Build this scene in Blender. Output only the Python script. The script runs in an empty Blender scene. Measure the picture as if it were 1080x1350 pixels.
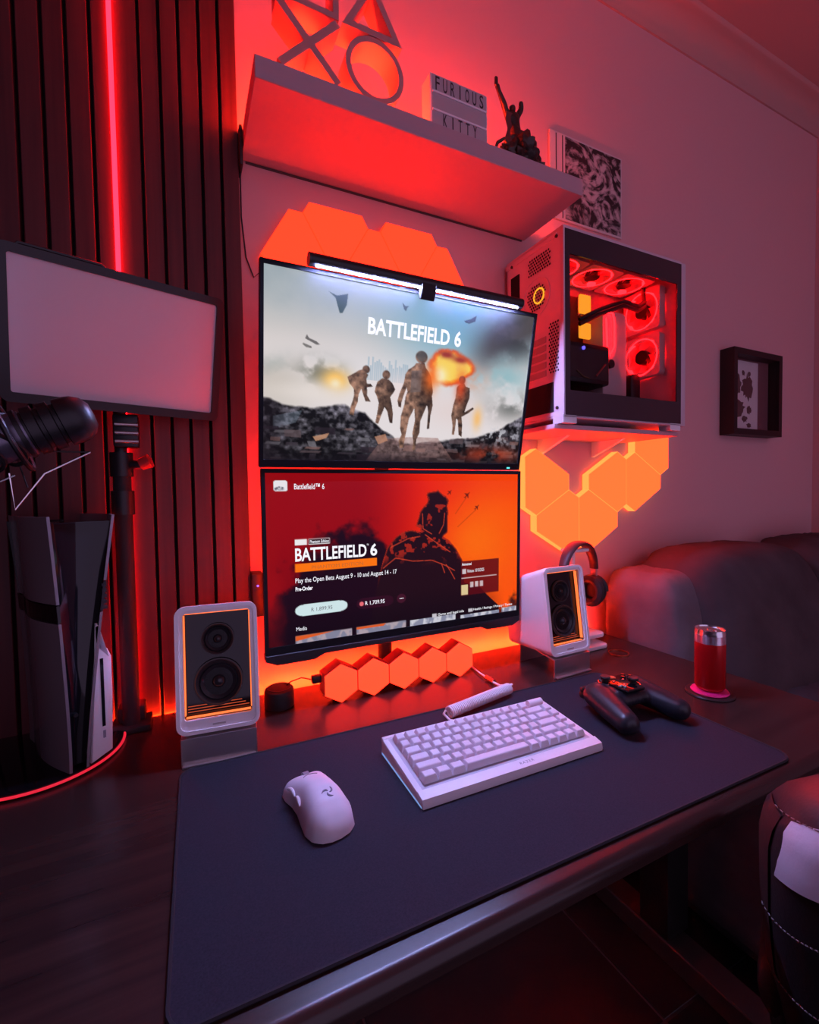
import bpy, bmesh, math, random
import numpy as np
from mathutils import Matrix, Vector, Euler
random.seed(7)
PI = math.pi
scene = bpy.context.scene
C = bpy.context.collection

# ---------------------------------------------------------------- camera
def make_camera():
    f, yaw, p, r = 608.82, .452177, .0361576, .0167911
    fwd = Vector((math.sin(yaw)*math.cos(p), math.cos(yaw)*math.cos(p), -math.sin(p)))
    right = Vector((math.cos(yaw), -math.sin(yaw), 0))
    down = fwd.cross(right)
    rr = right*math.cos(r) + down*math.sin(r)
    dd = -right*math.sin(r) + down*math.cos(r)
    cd = bpy.data.cameras.new('camera')
    cd.sensor_fit = 'HORIZONTAL'; cd.sensor_width = 36.0; cd.lens = f/1080*36.0
    cd.clip_start = .01
    co = bpy.data.objects.new('camera', cd); C.objects.link(co)
    M = Matrix((rr, -dd, -fwd)).transposed().to_4x4()
    M.translation = Vector((0, 0, 1.18))
    co.matrix_world = M
    scene.camera = co
make_camera()

# ---------------------------------------------------------------- world and exposure
world = bpy.data.worlds.new('world'); scene.world = world
world.use_nodes = True
bg = world.node_tree.nodes['Background']
bg.inputs[0].default_value = (.72, .50, .88, 1)
bg.inputs[1].default_value = .80
scene.view_settings.view_transform = 'Standard'
scene.view_settings.look = 'None'
scene.view_settings.exposure = 0.0
scene.view_settings.gamma = 1.0
scene.view_settings.use_curve_mapping = False

# light colours (radiance of the glowing surfaces)
PANEL_UP   = ((1.0, .0130, .0030), 5.8)
PANEL_SIDE = ((1.0, .017, .003), 12.0)
HEX_DESK   = ((1.0, .017, .005), 6.0)
STRIP_DESK = ((1.0, .026, .003), 560)
STRIP_SHELF= ((1.0, .030, .008), 420)
STRIP_SLAT = ((1.0, .002, .005), 36.0)
STRIP_MON  = ((1.0, .006, .008), 10)
STRIP_MON2 = ((1.0, .020, .004), 75)
BAR_LIGHT  = ((.38, .43, 1.0), 1900)
PC_RED     = ((1.0, .002, .003), 42)

# ---------------------------------------------------------------- materials
MATS = {}
def mat(name, col=(.5,.5,.5), rough=.5, metal=0, spec=.5, emit=None, es=1, bump=None, var=None, coat=0, trans=0, alpha=1, ior=1.45):
    if name in MATS: return MATS[name]
    m = bpy.data.materials.new(name); m.use_nodes = True
    nt = m.node_tree; b = nt.nodes['Principled BSDF']
    b.inputs['Base Color'].default_value = (*col, 1)
    b.inputs['Roughness'].default_value = rough
    b.inputs['Metallic'].default_value = metal
    b.inputs['Specular IOR Level'].default_value = spec
    b.inputs['Coat Weight'].default_value = coat
    b.inputs['Transmission Weight'].default_value = trans
    b.inputs['IOR'].default_value = ior
    b.inputs['Alpha'].default_value = alpha
    if emit:
        b.inputs['Emission Color'].default_value = (*emit, 1)
        b.inputs['Emission Strength'].default_value = es
    if var or bump:
        tc = nt.nodes.new('ShaderNodeTexCoord')
    if var:   # (scale xyz, second colour, detail, contrast lo, hi)
        sc, c2, lo, hi = var
        mp = nt.nodes.new('ShaderNodeMapping'); mp.inputs['Scale'].default_value = sc
        nt.links.new(tc.outputs['Object'], mp.inputs[0])
        n = nt.nodes.new('ShaderNodeTexNoise'); n.inputs['Scale'].default_value = 1; n.inputs['Detail'].default_value = 6
        nt.links.new(mp.outputs[0], n.inputs[0])
        rp = nt.nodes.new('ShaderNodeValToRGB')
        rp.color_ramp.elements[0].position = lo; rp.color_ramp.elements[1].position = hi
        rp.color_ramp.elements[0].color = (*col, 1); rp.color_ramp.elements[1].color = (*c2, 1)
        nt.links.new(n.outputs[0], rp.inputs[0]); nt.links.new(rp.outputs[0], b.inputs['Base Color'])
    if bump:  # (scale xyz, strength, distance)
        sc, st, di = bump
        mp = nt.nodes.new('ShaderNodeMapping'); mp.inputs['Scale'].default_value = sc
        nt.links.new(tc.outputs['Object'], mp.inputs[0])
        n = nt.nodes.new('ShaderNodeTexNoise'); n.inputs['Scale'].default_value = 1; n.inputs['Detail'].default_value = 4
        nt.links.new(mp.outputs[0], n.inputs[0])
        bu = nt.nodes.new('ShaderNodeBump'); bu.inputs['Strength'].default_value = st; bu.inputs['Distance'].default_value = di
        nt.links.new(n.outputs[0], bu.inputs['Height']); nt.links.new(bu.outputs[0], b.inputs['Normal'])
    MATS[name] = m
    return m
def glow(name, col, es): return mat(name, (.02,.02,.02), .5, emit=col, es=es)

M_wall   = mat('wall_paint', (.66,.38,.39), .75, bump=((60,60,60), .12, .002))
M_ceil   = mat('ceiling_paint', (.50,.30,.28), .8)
M_tile   = mat('floor_tile', (.018,.016,.018), .25, var=((3,3,3), (.028,.025,.028), .3, .7))
M_grout  = mat('grout', (.10,.095,.10), .8)
M_slat   = mat('walnut_slat', (.062,.012,.014), .5, var=((60,60,2.5), (.105,.021,.022), .35, .7), bump=((140,140,4), .15, .001))
M_felt   = mat('black_felt', (.008,.006,.007), .95)
M_desk   = mat('dark_wood', (.026,.013,.012), .27, var=((2.5,55,55), (.050,.024,.020), .3, .75), bump=((5,90,90), .08, .0006), spec=.5)
M_mat    = mat('desk_mat_cloth', (.024,.023,.034), .85, spec=.2, bump=((900,900,900), .25, .0006), var=((500,500,500), (.034,.032,.048), .3, .7))
M_mated  = mat('desk_mat_stitch', (.02,.019,.026), .8)
M_redtag = mat('red_tag', (.75,.02,.05), .5)
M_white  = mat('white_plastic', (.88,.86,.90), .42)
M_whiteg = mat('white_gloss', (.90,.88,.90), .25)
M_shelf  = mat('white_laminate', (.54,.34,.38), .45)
M_black  = mat('black_plastic', (.012,.012,.014), .4)
M_blackg = mat('black_gloss', (.006,.006,.008), .06)
M_blackm = mat('black_matt', (.014,.013,.015), .7)
M_steel  = mat('brushed_metal', (.55,.50,.50), .35, metal=.9)
M_dsteel = mat('dark_metal', (.05,.045,.045), .35, metal=.6)
M_silver = mat('silver', (.8,.8,.82), .2, metal=1)
M_cone   = mat('driver_cone', (.02,.02,.024), .35)
M_rubber = mat('rubber', (.016,.016,.018), .55)
M_keycap = mat('keycap', (.76,.74,.80), .45)
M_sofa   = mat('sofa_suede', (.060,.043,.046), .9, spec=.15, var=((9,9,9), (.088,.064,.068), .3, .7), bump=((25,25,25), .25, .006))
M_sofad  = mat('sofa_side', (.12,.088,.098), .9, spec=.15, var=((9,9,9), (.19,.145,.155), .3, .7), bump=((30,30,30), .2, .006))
M_leather= mat('black_leather', (.022,.016,.018), .45, bump=((250,250,250), .3, .001))
M_leathm = mat('maroon_leather', (.05,.016,.014), .5, bump=((250,250,250), .3, .001))
M_leathw = mat('white_leather', (.72,.68,.76), .5, bump=((200,200,200), .2, .001))
M_thread = mat('thread', (.22,.17,.16), .8)
M_canred = mat('can_red', (.62,.008,.012), .22, metal=.35)
M_pink   = mat('pink_ring', (.85,.02,.22), .35)
M_frame  = mat('black_frame', (.012,.006,.007), .5)
M_paper  = mat('paper', (.62,.55,.55), .8)
M_bronze = mat('dark_bronze', (.05,.032,.028), .4, metal=.4, bump=((90,90,90), .5, .004))
M_diffus = mat('light_diffuser', (.60,.56,.60), .35)
M_rose   = mat('rose_gold', (.8,.42,.36), .25, metal=1)
M_copper = mat('copper', (.6,.25,.15), .3, metal=1)
M_print  = mat('dark_print', (.05,.03,.035), .7)
M_lightbx= mat('lightbox_face', (.50,.42,.45), .6)
M_greyp  = mat('grey_logo', (.28,.27,.33), .5)
G_up   = glow('panel_glow_red', *PANEL_UP)
G_upe  = glow('panel_edge_red', (1.0,.05,.01), 1.1)
G_side = glow('panel_glow_orange', *PANEL_SIDE)
G_sidee= glow('panel_edge_orange', (1.0,.32,.06), 1.4)
G_hex  = glow('hexagon_glow', *HEX_DESK)
G_desk = glow('strip_orange', *STRIP_DESK)
G_shelf= glow('strip_shelf', *STRIP_SHELF)
G_slat = glow('strip_red', *STRIP_SLAT)
G_mon  = glow('strip_monitor', *STRIP_MON)
G_mon2 = glow('strip_monitor_orange', *STRIP_MON2)
G_bar  = glow('bar_white', *BAR_LIGHT)
G_pc   = glow('pc_red', *PC_RED)
G_amber= glow('amber', (1.0,.36,.02), 1.3)
G_ring = glow('ring_red', (1.0,.02,.05), .8)
G_spk  = glow('speaker_orange', (1.0,.16,.04), 1.6)
G_blue = glow('blue_led', (.10,.08,1.0), 3)
G_teal = glow('teal_led', (.1,.8,.8), 2)
G_ublue= glow('underglow_blue', (.25,.45,1.0), .7)

# ---------------------------------------------------------------- geometry helpers
class B:
    def __init__(s): s.v = []; s.f = []
    def add(s, vs, fs, M=None):
        n = len(s.v)
        s.v += [tuple(M @ Vector(p)) if M else tuple(p) for p in vs]
        s.f += [tuple(i+n for i in q) for q in fs]
        return s
    def bm(s, bm, M=None):
        bm.verts.index_update()
        s.add([v.co.copy() for v in bm.verts], [[v.index for v in f.verts] for f in bm.faces], M); bm.free(); return s
    def box(s, c, d, bev=0, seg=2, M=None):
        bm = bmesh.new(); bmesh.ops.create_cube(bm, size=1)
        for v in bm.verts: v.co = Vector((v.co.x*d[0]+c[0], v.co.y*d[1]+c[1], v.co.z*d[2]+c[2]))
        if bev: bmesh.ops.bevel(bm, geom=bm.edges[:], offset=bev, segments=seg, affect='EDGES', profile=.5)
        return s.bm(bm, M)
    def b2(s, x0, x1, y0, y1, z0, z1, bev=0, seg=2, M=None):
        return s.box(((x0+x1)/2,(y0+y1)/2,(z0+z1)/2), (x1-x0,y1-y0,z1-z0), bev, seg, M)
    def prism(s, poly, y0, y1, bev=0, seg=2, M=None, axis='y'):
        n = len(poly)
        def P(a, b, t): return (a, t, b) if axis == 'y' else ((a, b, t) if axis == 'z' else (t, a, b))
        bm = bmesh.new()
        v0 = [bm.verts.new(P(a, b, y0)) for a, b in poly]; v1 = [bm.verts.new(P(a, b, y1)) for a, b in poly]
        bm.faces.new(v0); bm.faces.new(v1[::-1])
        for i in range(n): bm.faces.new((v0[i], v1[i], v1[(i+1)%n], v0[(i+1)%n]))
        bmesh.ops.recalc_face_normals(bm, faces=bm.faces[:])
        if bev:
            es = [e for e in bm.edges if (e.verts[0] in v0) == (e.verts[1] in v0)]
            bmesh.ops.bevel(bm, geom=es, offset=bev, segments=seg, affect='EDGES', profile=.5)
        return s.bm(bm, M)
    def ringprism(s, outer, inner, y0, y1, M=None, axis='y'):
        n = len(outer)
        def P(a, b, t): return (a, t, b) if axis == 'y' else ((a, b, t) if axis == 'z' else (t, a, b))
        vs = [P(a,b,y0) for a,b in outer]+[P(a,b,y0) for a,b in inner]+[P(a,b,y1) for a,b in outer]+[P(a,b,y1) for a,b in inner]
        fs = []
        for i in range(n):
            j = (i+1)%n
            fs += [(i,j,n+j,n+i), (2*n+i,3*n+i,3*n+j,2*n+j), (i,2*n+i,2*n+j,j), (n+i,n+j,3*n+j,3*n+i)]
        return s.add(vs, fs, M)
    def cyl(s, p0, p1, r0, r1=None, n=24, M=None):
        r1 = r0 if r1 is None else r1
        p0 = Vector(p0); p1 = Vector(p1); d = (p1-p0).normalized()
        a = d.orthogonal().normalized(); b = d.cross(a)
        vs = []
        for p, r in ((p0,r0),(p1,r1)):
            vs += [p+(a*math.cos(2*PI*i/n)+b*math.sin(2*PI*i/n))*r for i in range(n)]
        fs = [(i,(i+1)%n,n+(i+1)%n,n+i) for i in range(n)]+[tuple(range(n))[::-1], tuple(range(n,2*n))]
        return s.add(vs, fs, M)
    def tube(s, pts, r, n=8, closed=False, M=None):
        pts = [Vector(p) for p in pts]; m = len(pts); rs = r if isinstance(r,(list,tuple)) else [r]*m
        vs = []; fs = []; ref = None
        for k, p in enumerate(pts):
            q0 = pts[k-1] if (k > 0 or closed) else p; q1 = pts[(k+1)%m] if (k < m-1 or closed) else p
            d = (q1-q0).normalized()
            if ref is None: ref = d.orthogonal().normalized()
            a = (ref-d*ref.dot(d)).normalized(); ref = a; b = d.cross(a)
            vs += [p+(a*math.cos(2*PI*i/n)+b*math.sin(2*PI*i/n))*rs[k] for i in range(n)]
        for k in range(m if closed else m-1):
            o0 = k*n; o1 = ((k+1)%m)*n
            fs += [(o0+i,o0+(i+1)%n,o1+(i+1)%n,o1+i) for i in range(n)]
        if not closed: fs += [tuple(range(n))[::-1], tuple(range((m-1)*n, m*n))]
        return s.add(vs, fs, M)
    def lathe(s, prof, n=32, M=None):
        vs = []; fs = []; m = len(prof)
        for r, z in prof: vs += [(max(r,1e-5)*math.cos(2*PI*i/n), max(r,1e-5)*math.sin(2*PI*i/n), z) for i in range(n)]
        for k in range(m-1):
            fs += [(k*n+i,k*n+(i+1)%n,(k+1)*n+(i+1)%n,(k+1)*n+i) for i in range(n)]
        fs += [tuple(range(n))[::-1], tuple(range((m-1)*n,m*n))]
        return s.add(vs, fs, M)
    def ell(s, c, r, nu=20, nv=12, M=None, fn=None):
        vs = []; fs = []
        for j in range(nv+1):
            t = PI*j/nv
            for i in range(nu):
                a = 2*PI*i/nu
                d = Vector((math.sin(t)*math.cos(a), math.sin(t)*math.sin(a), math.cos(t)))
                k = fn(d) if fn else 1
                zc = c[2]+r[2]*d.z*k; vs.append((c[0]+r[0]*d.x*k, c[1]+r[1]*d.y*k, max(0, zc) if fn else zc))
        for j in range(nv):
            for i in range(nu): fs.append((j*nu+i,(j+1)*nu+i,(j+1)*nu+(i+1)%nu,j*nu+(i+1)%nu))
        return s.add(vs, fs, M)
    def grid(s, fn, nu, nv, M=None):
        vs = [fn(i/nu, j/nv) for j in range(nv+1) for i in range(nu+1)]
        fs = [(j*(nu+1)+i, j*(nu+1)+i+1, (j+1)*(nu+1)+i+1, (j+1)*(nu+1)+i) for j in range(nv) for i in range(nu)]
        return s.add(vs, fs, M)
    def mesh(s, name, m, smooth=38):
        me = bpy.data.meshes.new(name); me.from_pydata([tuple(v) for v in s.v], [], s.f)
        bm = bmesh.new(); bm.from_mesh(me); bmesh.ops.remove_doubles(bm, verts=bm.verts[:], dist=1e-6)
        bmesh.ops.recalc_face_normals(bm, faces=bm.faces[:]); bm.to_mesh(me); bm.free()
        if m: me.materials.append(m)
        if smooth:
            me.polygons.foreach_set('use_smooth', [True]*len(me.polygons)); me.set_sharp_from_angle(angle=math.radians(smooth))
        return me
    def obj(s, name, m, parent=None, wc=False, loc=None, rot=None, smooth=38, label=None):
        return link(name, s.mesh(name, m, smooth), parent, wc, loc, rot, label)
def link(name, me, parent=None, wc=False, loc=None, rot=None, label=None):
    o = bpy.data.objects.new(name, me); C.objects.link(o)
    if parent:
        o.parent = parent
        if wc:
            p = parent; off = Vector((0,0,0))
            while p: off -= p.location; p = p.parent
            o.location = off
    if loc is not None: o.location = loc
    if rot is not None: o.rotation_euler = rot
    if label: o['label'] = label
    return o
def tag(o, label, cat, group=None):
    o['label'] = label; o['category'] = cat
    if group: o['group'] = group
    return o
def thing(name, label, cat, loc=(0,0,0), rot=(0,0,0), group=None):
    o = bpy.data.objects.new(name, None); C.objects.link(o)
    o.empty_display_size = .05; o.location = loc; o.rotation_euler = rot
    return tag(o, label, cat, group)
def struct(o): o['kind'] = 'structure'; return o
def rrect(x0, x1, z0, z1, r, n=6):
    pts = []
    for cx, cz, a0 in ((x1-r,z1-r,0),(x0+r,z1-r,90),(x0+r,z0+r,180),(x1-r,z0+r,270)):
        for k in range(n+1):
            a = math.radians(a0+90*k/n); pts.append((cx+r*math.cos(a), cz+r*math.sin(a)))
    return pts
def circ(cx, cz, r, n=32, rz=None): return [(cx+r*math.cos(2*PI*i/n), cz+(rz or r)*math.sin(2*PI*i/n)) for i in range(n)]
def text_mesh(s, w, h, bold=0.0, M=None, spacing=1.0):
    """lettering as a flat mesh in the XZ plane, lower-left corner at 0,0, fitted to w x h"""
    cu = bpy.data.curves.new('t', 'FONT'); cu.body = s; cu.size = 1; cu.offset = bold; cu.space_character = spacing; cu.resolution_u = 3
    o = bpy.data.objects.new('t', cu); C.objects.link(o)
    dg = bpy.context.evaluated_depsgraph_get(); me = bpy.data.meshes.new_from_object(o.evaluated_get(dg))
    bpy.data.objects.remove(o); bpy.data.curves.remove(cu)
    n = len(me.vertices); co = np.empty(n*3); me.vertices.foreach_get('co', co); co = co.reshape(-1,3)
    mn = co.min(0); mx = co.max(0); sx = w/(mx[0]-mn[0]); sz = h/(mx[1]-mn[1])
    out = np.zeros((n,3)); out[:,0] = (co[:,0]-mn[0])*sx; out[:,2] = (co[:,1]-mn[1])*sz
    vs = [tuple(p) for p in out]; fs = [tuple(p.vertices) for p in me.polygons]
    bpy.data.meshes.remove(me)
    return vs, fs

W = 1.07      # wall plane
D = .75       # desk top
# ================================================================ ROOM
fl = struct(B().b2(-.80,2.62,-1.6,W+.02,-.06,-.004).obj('floor', M_grout))
tile = None
for i in range(7):
    for j in range(5):
        x0 = max(-1.47+i*.6, -.70); y0 = W-.6*(j+1)+.18
        if -1.47+i*.6+.594 <= -.70: continue
        x1 = min(-1.47+i*.6+.594, 2.53); y1 = min(y0+.594, W)
        B().b2(x0, x1, y0, y1, -.004, 0, .0015, 1).obj('tile', M_tile, fl)
struct(B().b2(-.80,2.62,W,W+.1,-.06,2.84).obj('wall_back', M_wall))
struct(B().b2(2.52,2.62,-1.6,W,-.06,2.84).obj('wall_right', M_wall))
struct(B().b2(-.80,-.70,-1.6,W+.1,-.06,2.84).obj('wall_left_blocker', mat('blocker_dark',(.035,.025,.028),.8)))  # unseen wall, set close and darkened to block light from the left
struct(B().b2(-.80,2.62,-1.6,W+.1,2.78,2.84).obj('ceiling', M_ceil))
pr = [(W,2.78),(W,2.70),(W-.006,2.70),(W-.008,2.708)]
for k in range(9):
    a = math.radians(90*k/8); pr.append((W-.075+.065*math.cos(a), 2.712+.058*math.sin(a)))
pr += [(W-.08,2.772),(W-.085,2.78)]
struct(B().prism(pr, -.70, 2.52, axis='x').obj('trim_1', M_ceil))

# ---- slat panel
sp = thing('slat_panel', 'dark walnut slatted panel covering the wall left of the shelf', 'wall panel', (-.5, W, 0))
B().b2(-.69,.1225,W-.008,W,0,2.70).obj('felt_backing', M_felt, sp, wc=True)
YS = 1.042
gaps = [.1225, .089, .0525, .0156, -.0185, -.0535, -.100, -.132, -.169, -.205, -.243]
while gaps[-1] > -.65: gaps.append(gaps[-1]-.037)
for a, c in zip(gaps[1:], gaps[:-1]):
    B().b2(a+.0028, c-(.0028 if c != .1225 else 0), YS, W-.008, 0, 2.70, .0012, 1).obj('slat', M_slat, sp, wc=True)
ls = thing('led_strip', 'vertical red light strip set between two wall slats', 'light strip', (-.0995, YS, 0))
B().prism([(-.004,0),(-.004,-.005),(-.002,-.008),(.002,-.008),(.004,-.005),(.004,0)], D+.01, 2.69, axis='z').obj('diffuser', G_slat, ls)
B().b2(-.0022,.0022,0,.02,D+.01,2.69).obj('channel', M_black, ls)

# ================================================================ DESK
dk = thing('desk', 'long dark wood desk with rounded front edge and steel legs', 'desk', (.3,.7,0))
prof = [(1.036,D),(.380,D)]
for k in range(1,9):
    a = math.radians(90+90*k/8); prof.append((.380+.014*math.cos(a), D-.014+.014*math.sin(a)))
prof += [(.367,.727),(.374,.722),(1.036,.722)]
B().prism(prof, -.62, 1.135, axis='x').obj('tabletop', M_desk, dk, wc=True)
for x in (-.42, 1.08):
    lg = B().b2(x-.04,x+.04,.72,.80,.065,.69,.004).obj('leg', M_dsteel, dk, wc=True)
    B().b2(x-.03,x+.03,.73,.79,.30,.715,.003).obj('inner_column', M_dsteel, lg, wc=True)
    B().prism([(.42,0),(.42,.03),(.52,.055),(.98,.055),(1.04,.03),(1.04,0)], x-.035, x+.035, .003, 1, axis='x').obj('foot', mat('foot_grey',(.10,.085,.085),.45,metal=.3), dk, wc=True)
    B().b2(x-.02,x+.02,.42,1.0,.695,.722,.002).obj('bracket', M_dsteel, dk, wc=True)
B().b2(-.42,1.08,.74,.78,.69,.72,.002).obj('crossbar', M_dsteel, dk, wc=True)
B().prism([(.93,.66),(1.04,.715),(1.04,.69),(.97,.645)], .50, .515).obj('side_brace', M_steel, dk, wc=True)
ds = thing('led_strip', 'orange light strip along the rear edge of the desk', 'light strip', (.4,1.058,.745))
B().cyl((-.16,1.0388,.7445),(1.13,1.0388,.7445),.0019,n=10).obj('diffuser', G_desk, ds, wc=True)
B().b2(-.16,1.13,1.0362,1.0405,.736,.7424).obj('channel', M_black, ds, wc=True)

# desk mat
dm = thing('desk_mat', 'large dark blue-grey cloth desk mat with stitched border', 'desk mat', (.42,.59,D), (0,0,-.02))
mo = rrect(-.444,.444,-.198,.200,.022)
B().prism(mo, 0, .0035, .0008, 1, axis='z').obj('cloth', M_mat, dm)
B().tube([(a,b,.0030) for a,b in rrect(-.443,.443,-.197,.199,.022)], .0022, 6, True).obj('stitched_edge', M_mated, dm)
B().b2(.436,.4465,.135,.180,.0033,.0052,.0006,1).obj('red_tag', M_redtag, dm)
MZ = D+.0036

# ================================================================ SHELF + STRIPS
sh = thing('floating_shelf', 'white floating shelf on the wall above the two monitors', 'shelf', (.51,W,1.905))
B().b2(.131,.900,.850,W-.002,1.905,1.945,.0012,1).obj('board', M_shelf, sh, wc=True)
B().b2(.14,.89,W-.003,W-.0005,1.9005,1.9045).obj('shadow_strip', mat('shelf_shadow',(.08,.05,.05),.8), sh, wc=True)  # dark strip standing in for the shadow where shelf meets wall
ss = thing('led_strip', 'orange light strip lying along the back of the white shelf', 'light strip', (.5,1.05,1.946))
B().cyl((.140,.985,1.952),(.890,.985,1.952),.004,n=10).obj('diffuser', G_shelf, ss, wc=True)
B().b2(.140,.890,.979,.991,1.9455,1.9475).obj('backing', M_white, ss, wc=True)
cb = thing('strip_controller', 'small black controller box at the left end of the shelf', 'controller', (.118,1.05,1.88))
B().b2(.123,.1295,1.02,1.068,1.865,1.945,.002).obj('housing', M_black, cb, wc=True)
B().tube([(.126,1.05,1.865),(.127,1.06,1.78),(.135,1.066,1.70),(.150,1.066,1.66),(.162,1.064,1.672),(.172,1.06,1.65)], .0016, 6).obj('cable', M_black, cb, wc=True)

# ================================================================ TRIANGLE LIGHT PANELS
def tri_poly(cx, cz, s, c, ang):
    """equilateral triangle of side s round its centroid with corners cut back by c; ang = direction of first apex"""
    R = s/math.sqrt(3); V = [(cx+R*math.cos(ang+2*PI*k/3), cz+R*math.sin(ang+2*PI*k/3)) for k in range(3)]
    out = []
    for k in range(3):
        p = V[k]
        for q in (V[k-1], V[(k+1)%3]):
            t = c/s; out.append((p[0]+(q[0]-p[0])*t, p[1]+(q[1]-p[1])*t))
    return out
def light_panel(cx, cz, s, c, ang, face, edge, label, group):
    t = thing('triangle_light_panel', label, 'light panel', (cx, W, cz), group=group)
    p = tri_poly(0, 0, s-.0035, c, ang)
    B().prism(p, -.030, -.004, .0012, 1).obj('diffuser', face, t)
    q = tri_poly(0, 0, s-.0005, c, ang); q2 = tri_poly(0, 0, s-.0036, c, ang)
    B().ringprism(q, q2, -.028, -.003).obj('rim', edge, t)
    B().prism(tri_poly(0,0,s-.06,c*.5,ang), -.004, 0).obj('mounting_plate', M_white, t)
S = .24; H3 = S*math.sqrt(3)/2; XA = .874
side = [(0,1.212,0,'orange triangle light panel nearest the lower monitor, pointing right'),
        (0,1.092,1,'lower left orange triangle light panel pointing left above the headphones'),
        (1,1.092,0,'lower orange triangle light panel pointing right above the headphones'),
        (1,1.212,1,'orange triangle light panel pointing left, left half of the middle pair'),
        (2,1.212,0,'orange triangle light panel pointing right, right half of the middle pair'),
        (2,1.332,1,'topmost orange triangle light panel tucked under the computer case')]
for col, cz, d, lab in side:
    x0 = XA+col*H3
    light_panel(x0+(H3/3 if d == 0 else 2*H3/3), cz, S, .046, 0 if d == 0 else PI, G_side, G_sidee, lab, 'orange triangle panels under the computer')
S2 = .186; H2 = S2*math.sqrt(3)/2; ZT = 1.838
up = [(.239,1,'leftmost red-orange triangle light panel above the upper monitor'),
      (.239+S2/2,0,'left downward-pointing red-orange light panel under the shelf'),
      (.239+S2,1,'middle upward-pointing red-orange light panel under the shelf'),
      (.239+1.5*S2,0,'right downward-pointing red-orange light panel under the shelf'),
      (.239+2*S2,1,'rightmost red-orange triangle light panel above the upper monitor')]
for cx, u, lab in up:
    light_panel(cx, ZT-(2*H2/3 if u else H2/3), S2, .030, PI/2 if u else -PI/2, G_up, G_upe, lab, 'red triangle panels above the monitors')

# ================================================================ SCREEN PICTURES
GW, GH = 440, 248
uu, vv = np.meshgrid((np.arange(GW)+.0)/(GW-1), (np.arange(GH)+.0)/(GH-1))
def vnoise(x, y, seed):
    r = np.random.RandomState(seed).rand(64,64)
    xi = np.floor(x).astype(int); yi = np.floor(y).astype(int); fx = x-xi; fy = y-yi
    fx = fx*fx*(3-2*fx); fy = fy*fy*(3-2*fy)
    g = lambda a,b: r[b%64, a%64]
    return (g(xi,yi)*(1-fx)+g(xi+1,yi)*fx)*(1-fy)+(g(xi,yi+1)*(1-fx)+g(xi+1,yi+1)*fx)*fy
def fbm(sx, sy, oc=5, seed=1, dx=0):
    o = np.zeros_like(uu); a = .5; t = 0
    for k in range(oc): o += a*vnoise((uu+dx)*sx*2**k, vv*sy*2**k, seed+k); t += a; a *= .5
    return o/t
def sstep(a, b, x): t = np.clip((x-a)/(b-a+1e-9), 0, 1); return t*t*(3-2*t)
def pmask(poly):
    m = np.zeros_like(uu)
    for ox, oy in ((-.25,-.25),(.25,-.25),(-.25,.25),(.25,.25)):
        px = uu+ox/GW; py = vv+oy/GH; ins = np.zeros(uu.shape, bool); n = len(poly)
        for i in range(n):
            x0,y0 = poly[i]; x1,y1 = poly[(i+1)%n]
            if y0 == y1: continue
            c = ((y0 > py) != (y1 > py)) & (px < (x1-x0)*(py-y0)/(y1-y0)+x0); ins ^= c
        m += ins*.25
    return m
def emask(cx, cy, rx, ry, soft=.15): return 1-sstep(1-soft, 1+soft, np.sqrt(((uu-cx)/rx)**2+((vv-cy)/ry)**2))
def gauss(cx, cy, sx, sy): return np.exp(-((uu-cx)/sx)**2-((vv-cy)/sy)**2)
class Pic:
    def __init__(s, c): s.a = np.ones((GH,GW,3))*np.array(c)/255.
    def mix(s, c, m):
        c = np.array(c)/255. if not isinstance(c, np.ndarray) else c
        m = np.clip(m,0,1)[...,None]; s.a = s.a*(1-m)+c*m; return s
    def mul(s, k): s.a *= k[...,None] if k.ndim == 2 else k; return s
def tolin(a): return np.where(a <= .04045, a/12.92, ((a+.055)/1.055)**2.4)

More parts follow.
